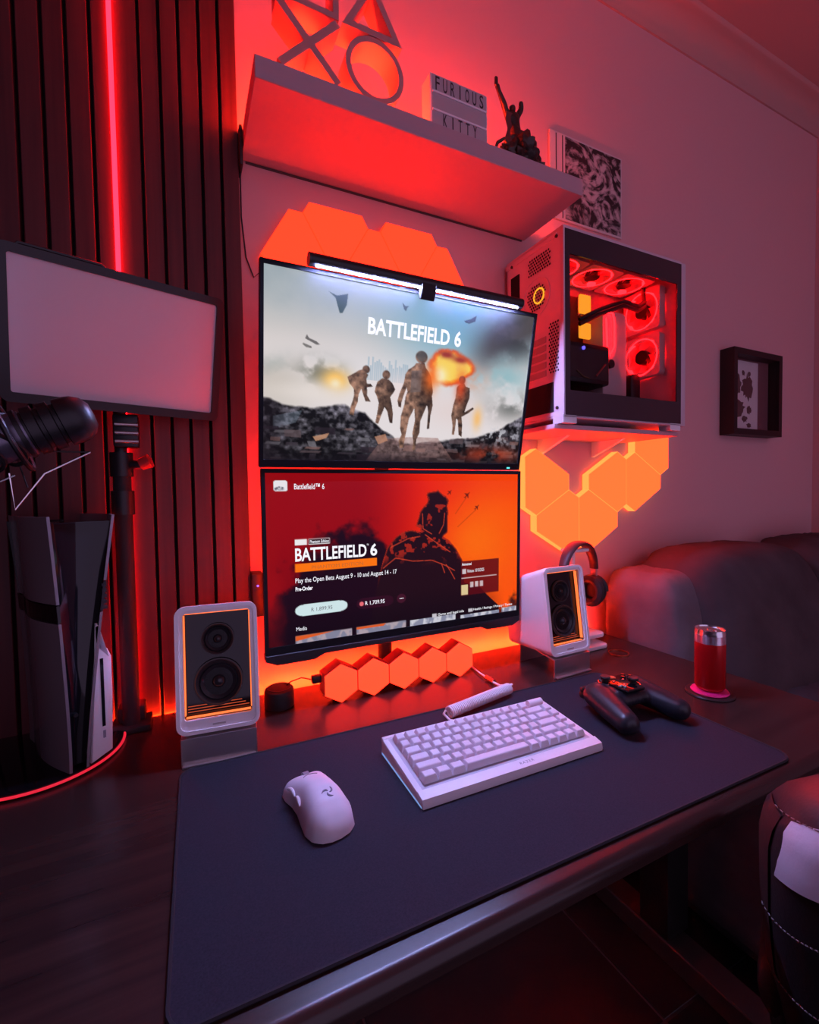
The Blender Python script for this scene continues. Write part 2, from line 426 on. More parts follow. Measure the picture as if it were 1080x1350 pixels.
def picture_upper():
    p = Pic((176,184,188))
    n1 = fbm(5,3,6,3); n2 = fbm(14,9,5,11); n3 = fbm(70,44,4,23); n4 = fbm(16,40,5,29)
    p.mix((214,207,204), sstep(.05,.38,vv)); p.mix((236,228,230), sstep(.25,.50,vv)*.9)
    p.mix((86,160,200), gauss(.74,.08,.26,.22)*.95); p.mix((120,180,205), gauss(.60,.25,.20,.20)*.4)
    p.mix((150,165,175), sstep(.45,.75,n1)*sstep(.35,0,vv)*.6)
    # far hills and smoke at the left
    p.mix((150,168,170), gauss(.10,.50,.16,.07)*sstep(.3,.6,n1)); p.mix((170,160,140), gauss(.04,.60,.12,.14)*.5)
    p.mix((120,122,112), gauss(.17,.51,.07,.07)*sstep(.42,.6,n2)*.9)
    p.mix((255,196,96), gauss(.225,.545,.045,.06)*1.2); p.mix((255,236,190), gauss(.225,.56,.02,.03))
    p.mix((236,226,220), gauss(.15,.62,.16,.06)*.8)
    # skyline
    rs = np.random.RandomState(5)
    for k in range(26):
        x = .325+k*.0075; h = .02+.07*rs.rand()
        p.mix((150,178,196), pmask([(x,.52),(x,.47-h),(x+.006,.47-h),(x+.006,.52)])*.6)
    p.mix((240,222,222), gauss(.48,.56,.10,.08)*.8)
    # smoke at the right
    d = (vv-.36)+(uu-.68)*.95
    sm = np.exp(-((d+.02)/.16)**2)*sstep(.66,.86,uu)*sstep(.25,.55,n1+.25*n2)
    p.mix((84,78,80), sm*1.1); p.mix((60,60,62), gauss(.93,.17,.10,.12)*sstep(.35,.6,n2)*.8)
    p.mix((150,190,198), gauss(.88,.42,.13,.12)*sstep(.3,.6,fbm(8,6,5,31))*.95)
    p.mix((118,120,118), gauss(.93,.60,.10,.09)*sstep(.35,.6,n2)); p.mix((205,205,206), gauss(.83,.55,.08,.06)*.6)
    p.mix((232,214,212), gauss(.68,.66,.14,.11)*.8)
    # fireball
    e = (gauss(.640,.40,.07,.10)+.7*gauss(.70,.39,.05,.05)+.5*gauss(.63,.335,.04,.04))*(.25+1.5*fbm(22,13,5,91))
    p.mix((226,84,30), sstep(.18,.42,e)*.95); p.mix((255,140,30), sstep(.34,.6,e)); p.mix((255,215,90), sstep(.52,.8,e)); p.mix((255,246,200), gauss(.605,.45,.03,.05)*1.2)
    p.mix((160,50,30), (gauss(.628,.318,.034,.022)+gauss(.69,.34,.03,.02))*sstep(.35,.55,n2)*1.1); p.mix((235,150,110), gauss(.73,.44,.07,.08)*sstep(.4,.65,n2)*.7); p.mix((255,190,100), gauss(.785,.70,.02,.07)*.8)
    # ground
    g = np.interp(uu[0], [0,.05,.157,.26,.33,.40,.46,.52,.60,.70,.78,.885,.96,1], [.665,.675,.70,.66,.70,.80,.86,.88,.86,.83,.815,.76,.68,.64])
    gm = sstep(0, .02, vv-(g[None,:]+.05*(n2-.5)))
    tex = np.clip(.50+2.4*(n3-.48)+1.5*(n4-.5)+.6*(n2-.5), .12, 1.7)*np.interp(vv,[.6,.75,1],[1.25,1.0,.55])
    col = np.array([92,88,98])/255.*tex[...,None]
    p.mix(col, gm*.97)
    p.mix((150,168,190), pmask([(.03,.76),(.12,.72),(.10,.79),(.03,.83)])*.35)
    # foreground slabs
    rs = np.random.RandomState(9)
    for k in range(60):
        x = rs.rand()*.98; y = .80+rs.rand()*.2; w = .02+rs.rand()*.05; h = .012+rs.rand()*.03; sk = .02*(rs.rand()-.5)
        c = [(64,56,64),(96,80,84),(128,96,92),(44,36,44),(120,116,124)][rs.randint(5)]
        p.mix(c, pmask([(x,y),(x+w,y-.02*sk),(x+w+sk,y+h),(x+sk,y+h*.9)])*gm*.75)
    p.mix((158,118,112), pmask([(.40,.86),(.52,.84),(.62,.84),(.70,1),(.34,1)])*.5*(.5+n3)); p.mix((196,140,112), pmask([(.37,.85),(.41,.83),(.42,.87),(.385,.895)])*.8)
    p.mix((190,140,110), pmask([(.155,.865),(.21,.84),(.20,.87),(.165,.89)])*.9)
    p.mix((170,60,36), gauss(.86,.95,.13,.06)*sstep(.35,.6,n2)); p.mix((205,205,212), gauss(.89,.80,.10,.05)*sstep(.55,.66,n3)*.8)
    p.mix((20,16,22), sstep(.93,1.02,vv)*.75); p.mix((30,20,28), sstep(.10,.0,uu)*gm*.4)
    # aircraft
    for poly, c in (([(.193,.075),(.22,.09),(.256,.071),(.253,.128),(.24,.175),(.231,.178),(.221,.129),(.216,.102)],(58,80,74)),
                    ([(.444,.062),(.456,.079),(.47,.075),(.463,.087),(.459,.107),(.451,.096)],(70,90,100)),
                    ([(.69,.102),(.716,.085),(.74,.058),(.736,.094),(.711,.113),(.696,.11)],(40,52,56)),
                    ([(.124,.336),(.129,.313),(.136,.331),(.159,.343),(.171,.358),(.16,.361),(.14,.347)],(104,100,98)),
                    ([(.116,.367),(.119,.36),(.145,.373),(.145,.383),(.127,.38)],(120,116,112))):
        p.mix(c, pmask(poly)*.95)
    # four soldiers seen from behind
    men = [([(.511,.391),(.503,.41),(.482,.436),(.472,.464),(.468,.517),(.454,.581),(.448,.625),(.453,.66),(.463,.664),(.464,.632),(.469,.596),(.48,.541),(.484,.567),(.477,.604),(.476,.64),(.465,.713),(.465,.794),(.472,.83),(.462,.868),(.467,.914),(.481,.913),(.487,.838),(.491,.792),(.497,.727),(.515,.662),(.521,.734),(.514,.818),(.52,.873),(.517,.92),(.529,.924),(.532,.854),(.542,.815),(.542,.741),(.554,.685),(.564,.638),(.567,.646),(.572,.683),(.572,.785),(.581,.784),(.582,.7),(.588,.635),(.582,.58),(.585,.553),(.573,.464),(.56,.431),(.55,.415),(.543,.385)], (.53,.353,.023,.036)),
           ([(.695,.49),(.683,.51),(.681,.576),(.674,.624),(.669,.691),(.679,.757),(.679,.814),(.689,.814),(.691,.746),(.692,.707),(.699,.716),(.708,.812),(.722,.826),(.721,.753),(.714,.695),(.742,.668),(.766,.637),(.76,.628),(.725,.665),(.732,.617),(.742,.568),(.739,.506),(.721,.5),(.714,.482)], (.703,.461,.014,.026)),
           ([(.387,.502),(.37,.525),(.364,.559),(.362,.584),(.37,.607),(.379,.647),(.376,.697),(.37,.765),(.381,.772),(.39,.721),(.401,.669),(.412,.693),(.423,.76),(.434,.763),(.434,.708),(.427,.649),(.42,.608),(.432,.577),(.437,.56),(.425,.525),(.411,.506)], (.401,.48,.014,.026)),
           ([(.318,.462),(.301,.473),(.29,.487),(.264,.515),(.272,.549),(.287,.575),(.29,.61),(.286,.643),(.28,.676),(.276,.725),(.291,.731),(.295,.69),(.304,.649),(.305,.608),(.314,.574),(.325,.621),(.331,.645),(.349,.643),(.335,.608),(.334,.563),(.354,.556),(.346,.541),(.333,.543),(.33,.516),(.336,.491),(.326,.48)], (.328,.462,.013,.022))]
    for poly, (hx,hy,rx,ry) in men:
        m = np.maximum(pmask(poly), emask(hx,hy,rx,ry)); tx = (.55+1.0*n3)[...,None]
        p.mix(np.array([112,84,70])/255.*(.35+1.35*n3)[...,None]*(1.15-.5*sstep(0,1,(uu-hx)/.05+.5))[...,None], m)
    p.mix((84,86,84), emask(.53,.348,.020,.030)*.7); p.mix((108,98,100), pmask([(.495,.44),(.535,.43),(.535,.56),(.495,.57)])*(.3+.5*n3))
    p.mix((255,110,20), gauss(.572,.47,.028,.08)*.85); p.mix((240,70,24), gauss(.70,.50,.022,.09)*.75)
    return p.a

def picture_lower():
    p = Pic((150,6,14)); n1 = fbm(6,4,6,41); n2 = fbm(18,11,5,51); n3 = fbm(46,28,4,61)
    p.mix((232,30,8), sstep(.30,.62,uu)); p.mix((255,84,4), sstep(.48,.92,uu)*(1-.35*sstep(.3,0,vv)))
    p.mix((255,104,6), gauss(.80,.48,.16,.26)); p.mix((110,2,12), sstep(.5,0.,uu)*sstep(.3,.8,vv)*.6)
    # dark smoke at the left
    lim = np.interp(uu[0], [0,.03,.10,.16,.20,.26,.31,.36,.40,.5,.6], [.80,.62,.60,.36,.33,.30,.29,.31,.42,.75,.9])
    e = vv-lim[None,:]+.35*(n2-.5)
    p.mix((22,6,22), sstep(-.02,.10,e)*.94); p.mix((112,10,20), sstep(.52,.72,n1)*sstep(.1,.2,e)*sstep(.95,.7,vv)*.8)
    p.mix((150,8,14), sstep(.06,.01,uu+.05*(n2-.5))*.9)
    # seated figure
    fig = [(.583,.175),(.58,.129),(.595,.12),(.622,.116),(.628,.102),(.633,.116),(.647,.135),(.662,.15),(.672,.175),(.668,.198),(.662,.212),(.670,.25),(.671,.298),(.666,.393),(.646,.419),(.677,.451),(.706,.512),(.734,.594),(.741,.654),(.741,.752),(.82,.796),(.847,.852),(.91,.947),(.91,1.02),(.352,1.02),(.352,.953),(.386,.654),(.398,.548),(.42,.47),(.448,.409),(.476,.376),(.51,.365),(.55,.382),(.548,.354),(.533,.339),(.548,.28),(.549,.25),(.562,.215),(.576,.196)]
    m = pmask([(a+.003*math.sin(37*b), b) for a,b in fig])
    p.mix((34,10,20), m)
    def blur(a, k):
        for _ in range(k):
            a = (a+np.roll(a,1,0)+np.roll(a,-1,0)+np.roll(a,1,1)+np.roll(a,-1,1))/5
        return a
    edge = np.clip(m-blur(m,6),0,1)*2.2
    p.mix((240,60,20), edge*sstep(.75,.55,vv)*.8)
    p.mix((196,44,24), m*sstep(.60,.66,n3)*sstep(.62,.50,vv)*.75)
    for pts in ([(.40,.60),(.45,.54),(.52,.57),(.60,.575),(.66,.62),(.70,.66)], [(.56,.26),(.562,.36),(.60,.40)], [(.655,.26),(.65,.34),(.63,.40)], [(.57,.40),(.62,.46),(.68,.53)], [(.43,.47),(.50,.42),(.55,.41)], [(.66,.61),(.68,.66),(.70,.72)], [(.64,.60),(.655,.67)]):
        for (a,b),(c,d) in zip(pts[:-1],pts[1:]):
            L = math.hypot(c-a,(d-b)*.5625); nx, ny = -(d-b)*.5625/L*.0016, (c-a)/L*.0016/.5625
            p.mix((222,70,40), pmask([(a+nx,b+ny),(c+nx,d+ny),(c-nx,d-ny),(a-nx,b-ny)])*.85)
    p.mix((14,5,16), sstep(.72,.98,vv)*.55*sstep(.95,.80,uu))
    # jets
    for cx, cy, s in ((.677,.122,.010),(.756,.143,.013),(.801,.229,.011)):
        R = lambda a,b: (cx+(a*.75+b*.6)*s, cy+(-a*.75+b*.75)*s*1.78*.9)
        p.mix((90,14,10), pmask([R(1.4,0),R(.3,.22),R(-.3,1),R(-.5,.95),R(-.25,.2),R(-1,.15),R(-1.3,.5),R(-1.2,0),R(-1.3,-.5),R(-1,-.15),R(-.25,-.2),R(-.5,-.95),R(-.3,-1),R(.3,-.22)])*.9)
    for (a,b),(c,d) in (((.75,.16),(.70,.27)),((.795,.245),(.71,.36))):
        p.mix((190,50,8), pmask([(a,b),(c,d),(c+.003,d+.004),(a+.003,b+.004)])*.6)
    # info panel and picture strip
    p.mix((92,8,16), pmask([(.728,.601),(.908,.601),(.908,.842),(.728,.842)])*.86)
    p.mix((230,220,220), pmask([(.730,.717),(.898,.717),(.898,.7225),(.730,.7225)])*.9)
    p.mix((222,200,150), pmask([(.729,.768),(.760,.768),(.760,.838),(.729,.838)]))
    for x in (.770,.793,.816): p.mix((225,215,220), pmask([(x,.752),(x+.016,.752),(x+.016,.79),(x,.79)])*(.6+.4*n3))
    p.mix((220,215,220), pmask([(.733,.655),(.752,.655),(.752,.690),(.733,.690)])*.9)
    st = sstep(.4,.6,fbm(60,20,3,71))
    for x0,x1,y0 in ((.087,.281,.955),(.298,.490,.955),(.507,.703,.962),(.725,.910,.978),(.924,.998,.968)):
        q = pmask([(x0,y0),(x1,y0),(x1,1.01),(x0,1.01)])
        p.mix((206,206,216) if x0 > .5 else (176,160,170), q); p.mix((120,124,150), q*st*.8)
        if x0 < .5: p.mix((226,92,36), pmask([(x0,y0),(x1-.06,y0),(x0,y0+.03)]) if x0 < .2 else pmask([(x0,y0),(x1-.08,y0),(x1-.09,y0+.015),(x0,y0+.015)]))
    # buttons, badge
    p.mix((210,232,236), pmask(rrect(.087,.266,.772,.840,.030))); p.mix((56,12,34), pmask(rrect(.300,.44,.775,.845,.03))*.7)
    p.mix((240,110,120), emask(.318,.811,.008,.014)); p.mix((70,20,40), emask(.472,.807,.018,.03)*.9)
    p.mix((236,230,236), pmask(rrect(.026,.070,.042,.104,.010))); p.mix((70,70,84), pmask([(.028,.085),(.045,.075),(.068,.085),(.068,.1),(.028,.1)])*sstep(.4,.6,n3))
    p.mix((255,118,10), pmask([(.0885,.529),(.3775,.529),(.3775,.577),(.0885,.577)]))
    p.mix((240,236,238), pmask([(.090,.385),(.130,.385),(.130,.419),(.090,.419)])); p.mix((240,236,238), pmask([(.134,.385),(.207,.385),(.207,.419),(.134,.419)])); p.mix((40,8,18), pmask([(.136,.389),(.205,.389),(.205,.415),(.136,.415)]))
    p.mix((200,196,204), pmask([(.600,.94),(.620,.94),(.620,.965),(.600,.965)])); p.mix((200,196,204), pmask([(.762,.94),(.782,.94),(.782,.963),(.762,.963)]))
    return p.a

def screen_material(name, strength):
    m = bpy.data.materials.new(name); m.use_nodes = True; nt = m.node_tree; b = nt.nodes['Principled BSDF']
    a = nt.nodes.new('ShaderNodeAttribute'); a.attribute_name = 'picture'
    b.inputs['Base Color'].default_value = (.005,.005,.006,1); b.inputs['Roughness'].default_value = .6; b.inputs['Specular IOR Level'].default_value = .06
    nt.links.new(a.outputs['Color'], b.inputs['Emission Color']); b.inputs['Emission Strength'].default_value = strength
    return m
def screen_mesh(name, pic, w, h, x0, ztop, y, m):
    n = GW*GH; co = np.zeros((GH,GW,3)); co[...,0] = x0+uu*w; co[...,1] = y; co[...,2] = ztop-vv*h
    idx = np.arange(n).reshape(GH,GW)
    q = np.stack([idx[:-1,:-1], idx[1:,:-1], idx[1:,1:], idx[:-1,1:]], -1).reshape(-1,4)
    me = bpy.data.meshes.new(name); nf = len(q)
    me.vertices.add(n); me.vertices.foreach_set('co', co.ravel())
    me.loops.add(nf*4); me.loops.foreach_set('vertex_index', q.ravel())
    me.polygons.add(nf); me.polygons.foreach_set('loop_start', np.arange(nf)*4)
    me.update(calc_edges=True)
    at = me.color_attributes.new('picture', 'FLOAT_COLOR', 'POINT')
    c = np.ones((n,4)); c[:,:3] = tolin(np.clip(pic.reshape(-1,3),0,1)); at.data.foreach_set('color', c.ravel())
    me.materials.append(m)
    return me

T_white = mat('screen_text_white', (.02,.02,.02), .5, emit=(.93,.93,1.0), es=1.0)
T_dark  = mat('screen_text_dark', (.02,.02,.02), .5, emit=(.10,.10,.12), es=1.0)
T_brown = mat('screen_text_brown', (.02,.02,.02), .5, emit=(.55,.12,.01), es=1.0)
SW, SH, ST = .600, .3375, .172
def screen_text(mon, s, u0, u1, v0, v1, m, bold=0, spacing=1.0):
    vs, fs = text_mesh(s, (u1-u0)*SW, (v1-v0)*SH, bold, spacing=spacing)
    B().add([(x-SW/2+u0*SW, -.0026, z+ST-v1*SH) for x,y,z in vs], fs).obj('lettering', m, mon, smooth=0)

def monitor_body(t, chin):
    fr = B().ringprism([(-.3065,-.18),(.3065,-.18),(.3065,.18),(-.3065,.18)], [(-.3,ST-SH),(.3,ST-SH),(.3,ST),(-.3,ST)], -.005, .010)
    fr.obj('bezel', mat('bezel_black',(.010,.010,.012),.75,spec=.2), t)
    B().prism([(-.300,-.172),(.300,-.172),(.300,.172),(-.300,.172)], .006, .022, .004).obj('back_cover', M_blackm, t)
    B().prism([(-.20,-.13),(.20,-.13),(.20,.12),(-.20,.12)], .020, .045, .010).obj('electronics_hump', M_blackm, t)
    if chin:
        B().prism([(-.3065,-.1805),(-.3065,-.192),(-.285,-.202),(-.21,-.202),(-.19,-.193),(.19,-.193),(.21,-.202),(.285,-.202),(.3065,-.192),(.3065,-.1805)], -.006, .020, .0015, 1).obj('chin', M_black, t)
    B().b2(-.26,.26,.0225,.025,-.160,-.152).b2(-.26,.26,.0225,.025,.150,.158).b2(-.282,-.274,.0225,.025,-.15,.15).b2(.274,.282,.0225,.025,-.15,.15).obj('back_strip', G_mon2 if chin else G_mon, t)
m1 = thing('monitor', 'upper monitor tilted forward showing four soldiers and BATTLEFIELD 6', 'monitor', (.434,.872,1.415), (.192,0,.009))
monitor_body(m1, False)
link('screen', screen_mesh('screen', picture_upper(), SW, SH, -SW/2, ST, -.0018, screen_material('screen_upper', .92)), m1)
screen_text(m1, 'BATTLEFIELD', .327, .635, .172, .264, T_white, .03)
screen_text(m1, '6', .655, .683, .168, .264, T_white, .035)
B().b2(.268,.276,-.0062,-.0048,-.1765,-.1735).obj('power_led', G_teal, m1)
m2 = thing('monitor', 'lower monitor showing an orange game store page', 'monitor', (.437,.912,1.055), (.026,0,0))
monitor_body(m2, True)
link('screen', screen_mesh('screen', picture_lower(), SW, SH, -SW/2, ST, -.0018, screen_material('screen_lower', .95)), m2)
for s, u0, u1, v0, v1, m, bd in (('Battlefield™ 6',.091,.191,.060,.094,T_white,.01), ('BATTLEFIELD',.090,.338,.436,.514,T_white,.022), ('6',.352,.378,.436,.514,T_white,.03), ('™',.339,.346,.436,.447,T_white,0),
        ('PHANTOM EDITION',.144,.325,.545,.566,T_brown,.0), ('Play the Open Beta August 9 - 10 and August 14 - 17',.089,.453,.612,.650,T_white,.006), ('Pre-Order',.089,.146,.664,.689,T_white,.03),
        ('R 1,899.95',.140,.212,.796,.822,T_dark,.0), ('R 1,709.95',.331,.405,.797,.826,T_white,.01), ('...',.464,.480,.803,.809,T_white,.03), ('Media',.089,.124,.902,.925,T_white,.0), ('Phantom Edition',.139,.203,.393,.411,T_white,.01),
        ('Announced',.731,.775,.612,.632,T_white,.02), ('Release: 10/10/2025',.757,.835,.660,.683,T_white,.0), ('Game and legal info',.624,.741,.940,.962,T_white,.01), ('Health / Ratings / Privacy / Terms',.785,.975,.940,.962,T_white,.01)):
    screen_text(m2, s, u0, u1, v0, v1, m, bd)

# monitor stand
ms = thing('monitor_stand', 'black pole stand behind the hexagon lamp carrying both monitors', 'monitor stand', (.43,1.0,D))
B().cyl((.415,1.0,D),(.415,1.0,1.47),.0165).obj('pole', M_blackm, ms, wc=True)
B().b2(.36,.47,.965,1.04,D,D+.012,.003).obj('base_plate', M_blackm, ms, wc=True)
for z in (1.055,1.415):
    B().b2(.395,.435,.972,1.02,z-.03,z+.03,.004).obj('arm', M_blackm, ms, wc=True)
    B().b2(.37,.48,.960,.972,z-.05,z+.05,.002).obj('mounting_plate', M_blackm, ms, wc=True)

# light bar on the upper monitor
lb = thing('monitor_light_bar', 'slim black light bar clipped to the top of the upper monitor', 'light bar', (.447,.824,1.600), (0,0,.009))
B().cyl((-.235,0,0),(.235,0,0),.0115,n=28).obj('tube', M_black, lb)
B().box((0,-.0040,-.0112),(.45,.0030,.0016)).obj('lamp_strip', G_bar, lb)
B().prism([(-.012,-.004),(.016,-.004),(.03,.004),(.036,-.03),(.028,-.034),(.022,-.010),(.006,-.010),(.004,-.03),(-.002,-.032),(-.012,-.014)], -.016, .016, .001, 1, axis='x').obj('clip', M_blackm, lb)
B().box((.01,.012,.009),(.10,.018,.012),.004).obj('cradle', M_black, lb)
for s in (-1,1): B().cyl((s*.235,0,0),(s*.238,0,0),.0118,n=28).obj('end_cap', M_dsteel, lb)

# ================================================================ COMPUTER ON ITS WALL SHELF
ws = thing('wall_bracket_shelf', 'thin white wall shelf carrying the computer case', 'shelf', (1.05,W,1.335))
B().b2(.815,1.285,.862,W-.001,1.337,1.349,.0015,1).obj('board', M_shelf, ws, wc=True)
for x in (.95,1.17): B().prism([(W-.001,1.337),(W-.12,1.337),(W-.001,1.29)], x-.006, x+.006, axis='x').obj('bracket', M_white, ws, wc=True)
pc = thing('desktop_computer', 'white computer case with red-lit glass side on the wall shelf', 'computer', (1.05,.95,1.35))
X0,X1,Y0,Y1,Z0,Z1 = .826,1.262,.842,1.055,1.368,1.812
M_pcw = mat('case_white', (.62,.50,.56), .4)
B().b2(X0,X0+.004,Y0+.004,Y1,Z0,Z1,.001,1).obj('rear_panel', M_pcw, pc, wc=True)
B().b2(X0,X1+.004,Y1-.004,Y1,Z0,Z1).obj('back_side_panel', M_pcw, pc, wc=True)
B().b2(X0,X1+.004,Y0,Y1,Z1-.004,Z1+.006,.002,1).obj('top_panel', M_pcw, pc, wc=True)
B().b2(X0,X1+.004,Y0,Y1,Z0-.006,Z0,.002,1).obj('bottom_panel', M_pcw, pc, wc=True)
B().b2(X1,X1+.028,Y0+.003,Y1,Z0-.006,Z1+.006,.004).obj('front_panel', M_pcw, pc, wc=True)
B().b2(X0+.004,X1,Y0+.02,Y1-.004,Z0,Z0+.058).obj('power_supply_shroud', mat('shroud',(.09,.07,.08),.5), pc, wc=True)
B().b2(X0+.004,X1,Y1-.030,Y1-.004,Z0+.058,Z1-.004).obj('motherboard_tray', mat('tray_dark',(.28,.24,.25),.5), pc, wc=True)
B().b2(X0+.03,X0+.25,Y1-.036,Y1-.030,Z0+.10,Z1-.06).obj('motherboard', mat('board_dark',(.03,.028,.032),.5), pc, wc=True)
# corner pillar and glass
B().b2(X0,X0+.007,Y0-.001,Y0+.006,Z0,Z1).obj('corner_post', M_pcw, pc, wc=True)
gl = mat('tinted_glass', (.75,.70,.72), .02, trans=1, ior=1.02)
B().b2(X0+.018,X1-.018,Y0+.001,Y0+.004,Z0+.004,Z1-.03).obj('glass', gl, pc, wc=True, smooth=0)
gr = [(X0+.0045,Z0),(X1,Z0),(X1,Z1-.003),(X0+.0045,Z1-.003)]; gi = [(X0+.020,Z0+.060),(X1-.018,Z0+.060),(X1-.018,Z1-.060),(X0+.020,Z1-.060)]
B().ringprism(gr, gi, Y0-.0015, Y0+.002).obj('glass_border', mat('glass_black',(.035,.028,.034),.10,spec=.6), pc, wc=True, smooth=0)
# feet
for x in (X0+.02, X1-.022):
    for y in (Y0+.018, Y1-.03):
        ft = B().ringprism([(x-.022,1.349),(x+.022,1.349),(x+.022,1.372),(x-.022,1.372)],[(x-.016,1.353),(x+.016,1.353),(x+.016,1.367),(x-.016,1.367)], y-.016, y+.016)
        ft.obj('foot', M_pcw, pc, wc=True, smooth=0)
        B().b2(x-.022,x+.022,y-.018,y-.0155,1.349,1.372).obj('foot_cap', M_white, pc, wc=True)
# rear panel openings (face left)
XR = X0-.0006
def rear(name, y0, y1, z0, z1, m, d=.0012): return B().b2(XR-d,XR+.0004,y0,y1,z0,z1).obj(name, m, pc, wc=True)
M_hole = mat('opening', (.006,.004,.005), .9)
rear('power_supply_bay', .875,1.035, Z0+.012, Z0+.085, M_hole)
rear('connector_panel', 1.0,1.035, Z0+.30, Z0+.40, M_hole)
for k in range(5): rear('expansion_slot', .90,1.02, Z0+.105+k*.021, Z0+.120+k*.021, mat('slot_red',(.35,.30,.31),.5))
def holes(y0, y1, z0, z1, p, inside=None):
    b = B(); r = p*.36; j = 0; z = z0
    while z < z1:
        y = y0+(p/2 if j%2 else 0)
        while y < y1:
            if not inside or inside(y,z): b.add([(XR-.0008, y+r*math.cos(PI/3*k), z+r*math.sin(PI/3*k)) for k in range(6)], [(0,1,2,3,4,5)])
            y += p
        z += p*.866; j += 1
    o = b.obj('vent_holes', M_hole, pc, wc=True, smooth=0); o['kind'] = 'stuff'
holes(.858,.888, Z0+.11, Z0+.23, .0085)
holes(.885,.965, Z0+.375, Z0+.415, .0085)
holes(.885,1.0, Z0+.26, Z0+.365, .0085, lambda y,z: math.hypot(y-.935, z-(Z0+.313)) < .034)
fan_r = B().ringprism(circ(.935,Z0+.313,.050,36), circ(.935,Z0+.313,.046,36), XR-.0012, XR, axis='x'); fan_r.obj('fan_grille_ring', M_pcw, pc, wc=True)
B().ringprism(circ(.925,Z0+.313,.020,24), circ(.925,Z0+.313,.016,24), XR-.0014, XR, axis='x').obj('fan_glow', G_amber, pc, wc=True)
for z in (Z0+.02, Z0+.43): 
    for y in (.862,1.03): B().cyl((XR-.003,y,z),(XR,y,z),.004,n=12).obj('thumb_screw', M_dsteel, pc, wc=True)
B().b2(X0-.002,X0+.002,Y0+.02,Y1,Z1-.016,Z1-.004,.001,1).obj('top_rail', M_pcw, pc, wc=True)
# interior fans
def fan(name, c, axis, r=.056):
    Mx = Matrix.Translation(c) @ (Matrix.Rotation(PI/2,4,'Y') if axis == 'x' else Matrix.Identity(4))
    fr = B().ringprism(rrect(-r-.004,r+.004,-r-.004,r+.004,.010), [(a*r/ math.hypot(a,b), b*r/math.hypot(a,b)) for a,b in rrect(-r-.004,r+.004,-r-.004,r+.004,.010)], -.012, .012, M=Mx, axis='z').obj(name, mat('fan_white',(.7,.62,.62),.5), pc, wc=True)
    B().ringprism(circ(0,0,r*.96,40), circ(0,0,r*.90,40), -.0125, .0125, M=Mx, axis='z').obj('light_ring', G_pc, fr, loc=(0,0,0))
    B().lathe([(.0,-.012),(.02,-.012),(.021,-.008),(.021,.010),(0,.011)], 24, Mx).obj('hub', M_black, fr, loc=(0,0,0))
    bl = B()
    for k in range(7):
        a0 = 2*PI*k/7
        bl.grid(lambda i,j: ((.019+(r*.9-.019)*i)*math.cos(a0+j*.7+i*.35), (.019+(r*.9-.019)*i)*math.sin(a0+j*.7+i*.35), -.008+.014*j), 4, 3, Mx)
    bl.obj('blades', mat('blade_red',(.6,.35,.35),.4,alpha=1), fr, loc=(0,0,0))
for k in range(3): fan('top_fan', Vector((X0+.09+k*.128, .955, Z1-.022)), 'z')
for k in range(2): fan('front_fan', Vector((X1-.016, .946, 1.578+k*.134)), 'x')
# graphics card, upright block, cooler, memory, tubes
B().b2(.895,1.055,.905,1.02,1.470,1.576,.006).obj('graphics_card', M_black, pc, wc=True)
B().b2(.905,1.048,.9035,.905,1.482,1.562).obj('card_fan_plate', mat('plate_dark',(.05,.035,.035),.3), pc, wc=True)
B().cyl((.955,.900,1.560),(.955,.904,1.560),.0045,n=12).obj('blue_light', G_blue, pc, wc=True)
B().tube([(.93,.902,1.50),(.955,.902,1.485),(.975,.902,1.482)],.002,6).obj('card_edge', mat('card_olive',(.12,.09,.03),.4), pc, wc=True)
B().tube([(1.0,.902,1.49),(1.035,.902,1.525)],.0025,6).obj('card_edge', mat('card_red',(.3,.05,.04),.4), pc, wc=True)
B().prism(rrect(1.052,1.150,1.440,1.686,.020), .925, 1.0, .008).obj('upright_cooler', mat('cooler_white',(.62,.5,.5),.35), pc, wc=True)
B().tube([(1.062,.921,1.674),(1.085,.921,1.676),(1.092,.921,1.655),(1.092,.921,1.585),(1.075,.921,1.560),(1.064,.921,1.580),(1.060,.921,1.660)], .0028, 8).obj('light_line', G_pc, pc, wc=True)
B().cyl((1.075,.915,1.535),(1.075,.926,1.535),.012,n=20).obj('cooler_knob', M_black, pc, wc=True)
for z0, z1 in ((1.674,1.726),(1.606,1.650)):
    B().b2(.993,1.034,.948,.958,z0,z1,.004).obj('amber_display', G_amber, pc, wc=True)
for k in range(3): B().b2(1.055+k*.009,1.059+k*.009,.990,1.018,1.70,1.75).obj('memory_stick', M_white, pc, wc=True)
for o in (0,.013):
    B().tube([(.985,.945,1.640+o),(1.04,.925,1.668+o),(1.121,.915,1.700+o),(1.18,.915,1.695+o),(1.215,.92,1.715+o),(1.235,.94,1.765+o)], .0058, 10).obj('coolant_tube', M_rubber, pc, wc=True)
B().prism(rrect(1.165,1.205,1.430,1.520,.014), .925,.955,.004).obj('pump', M_black, pc, wc=True)

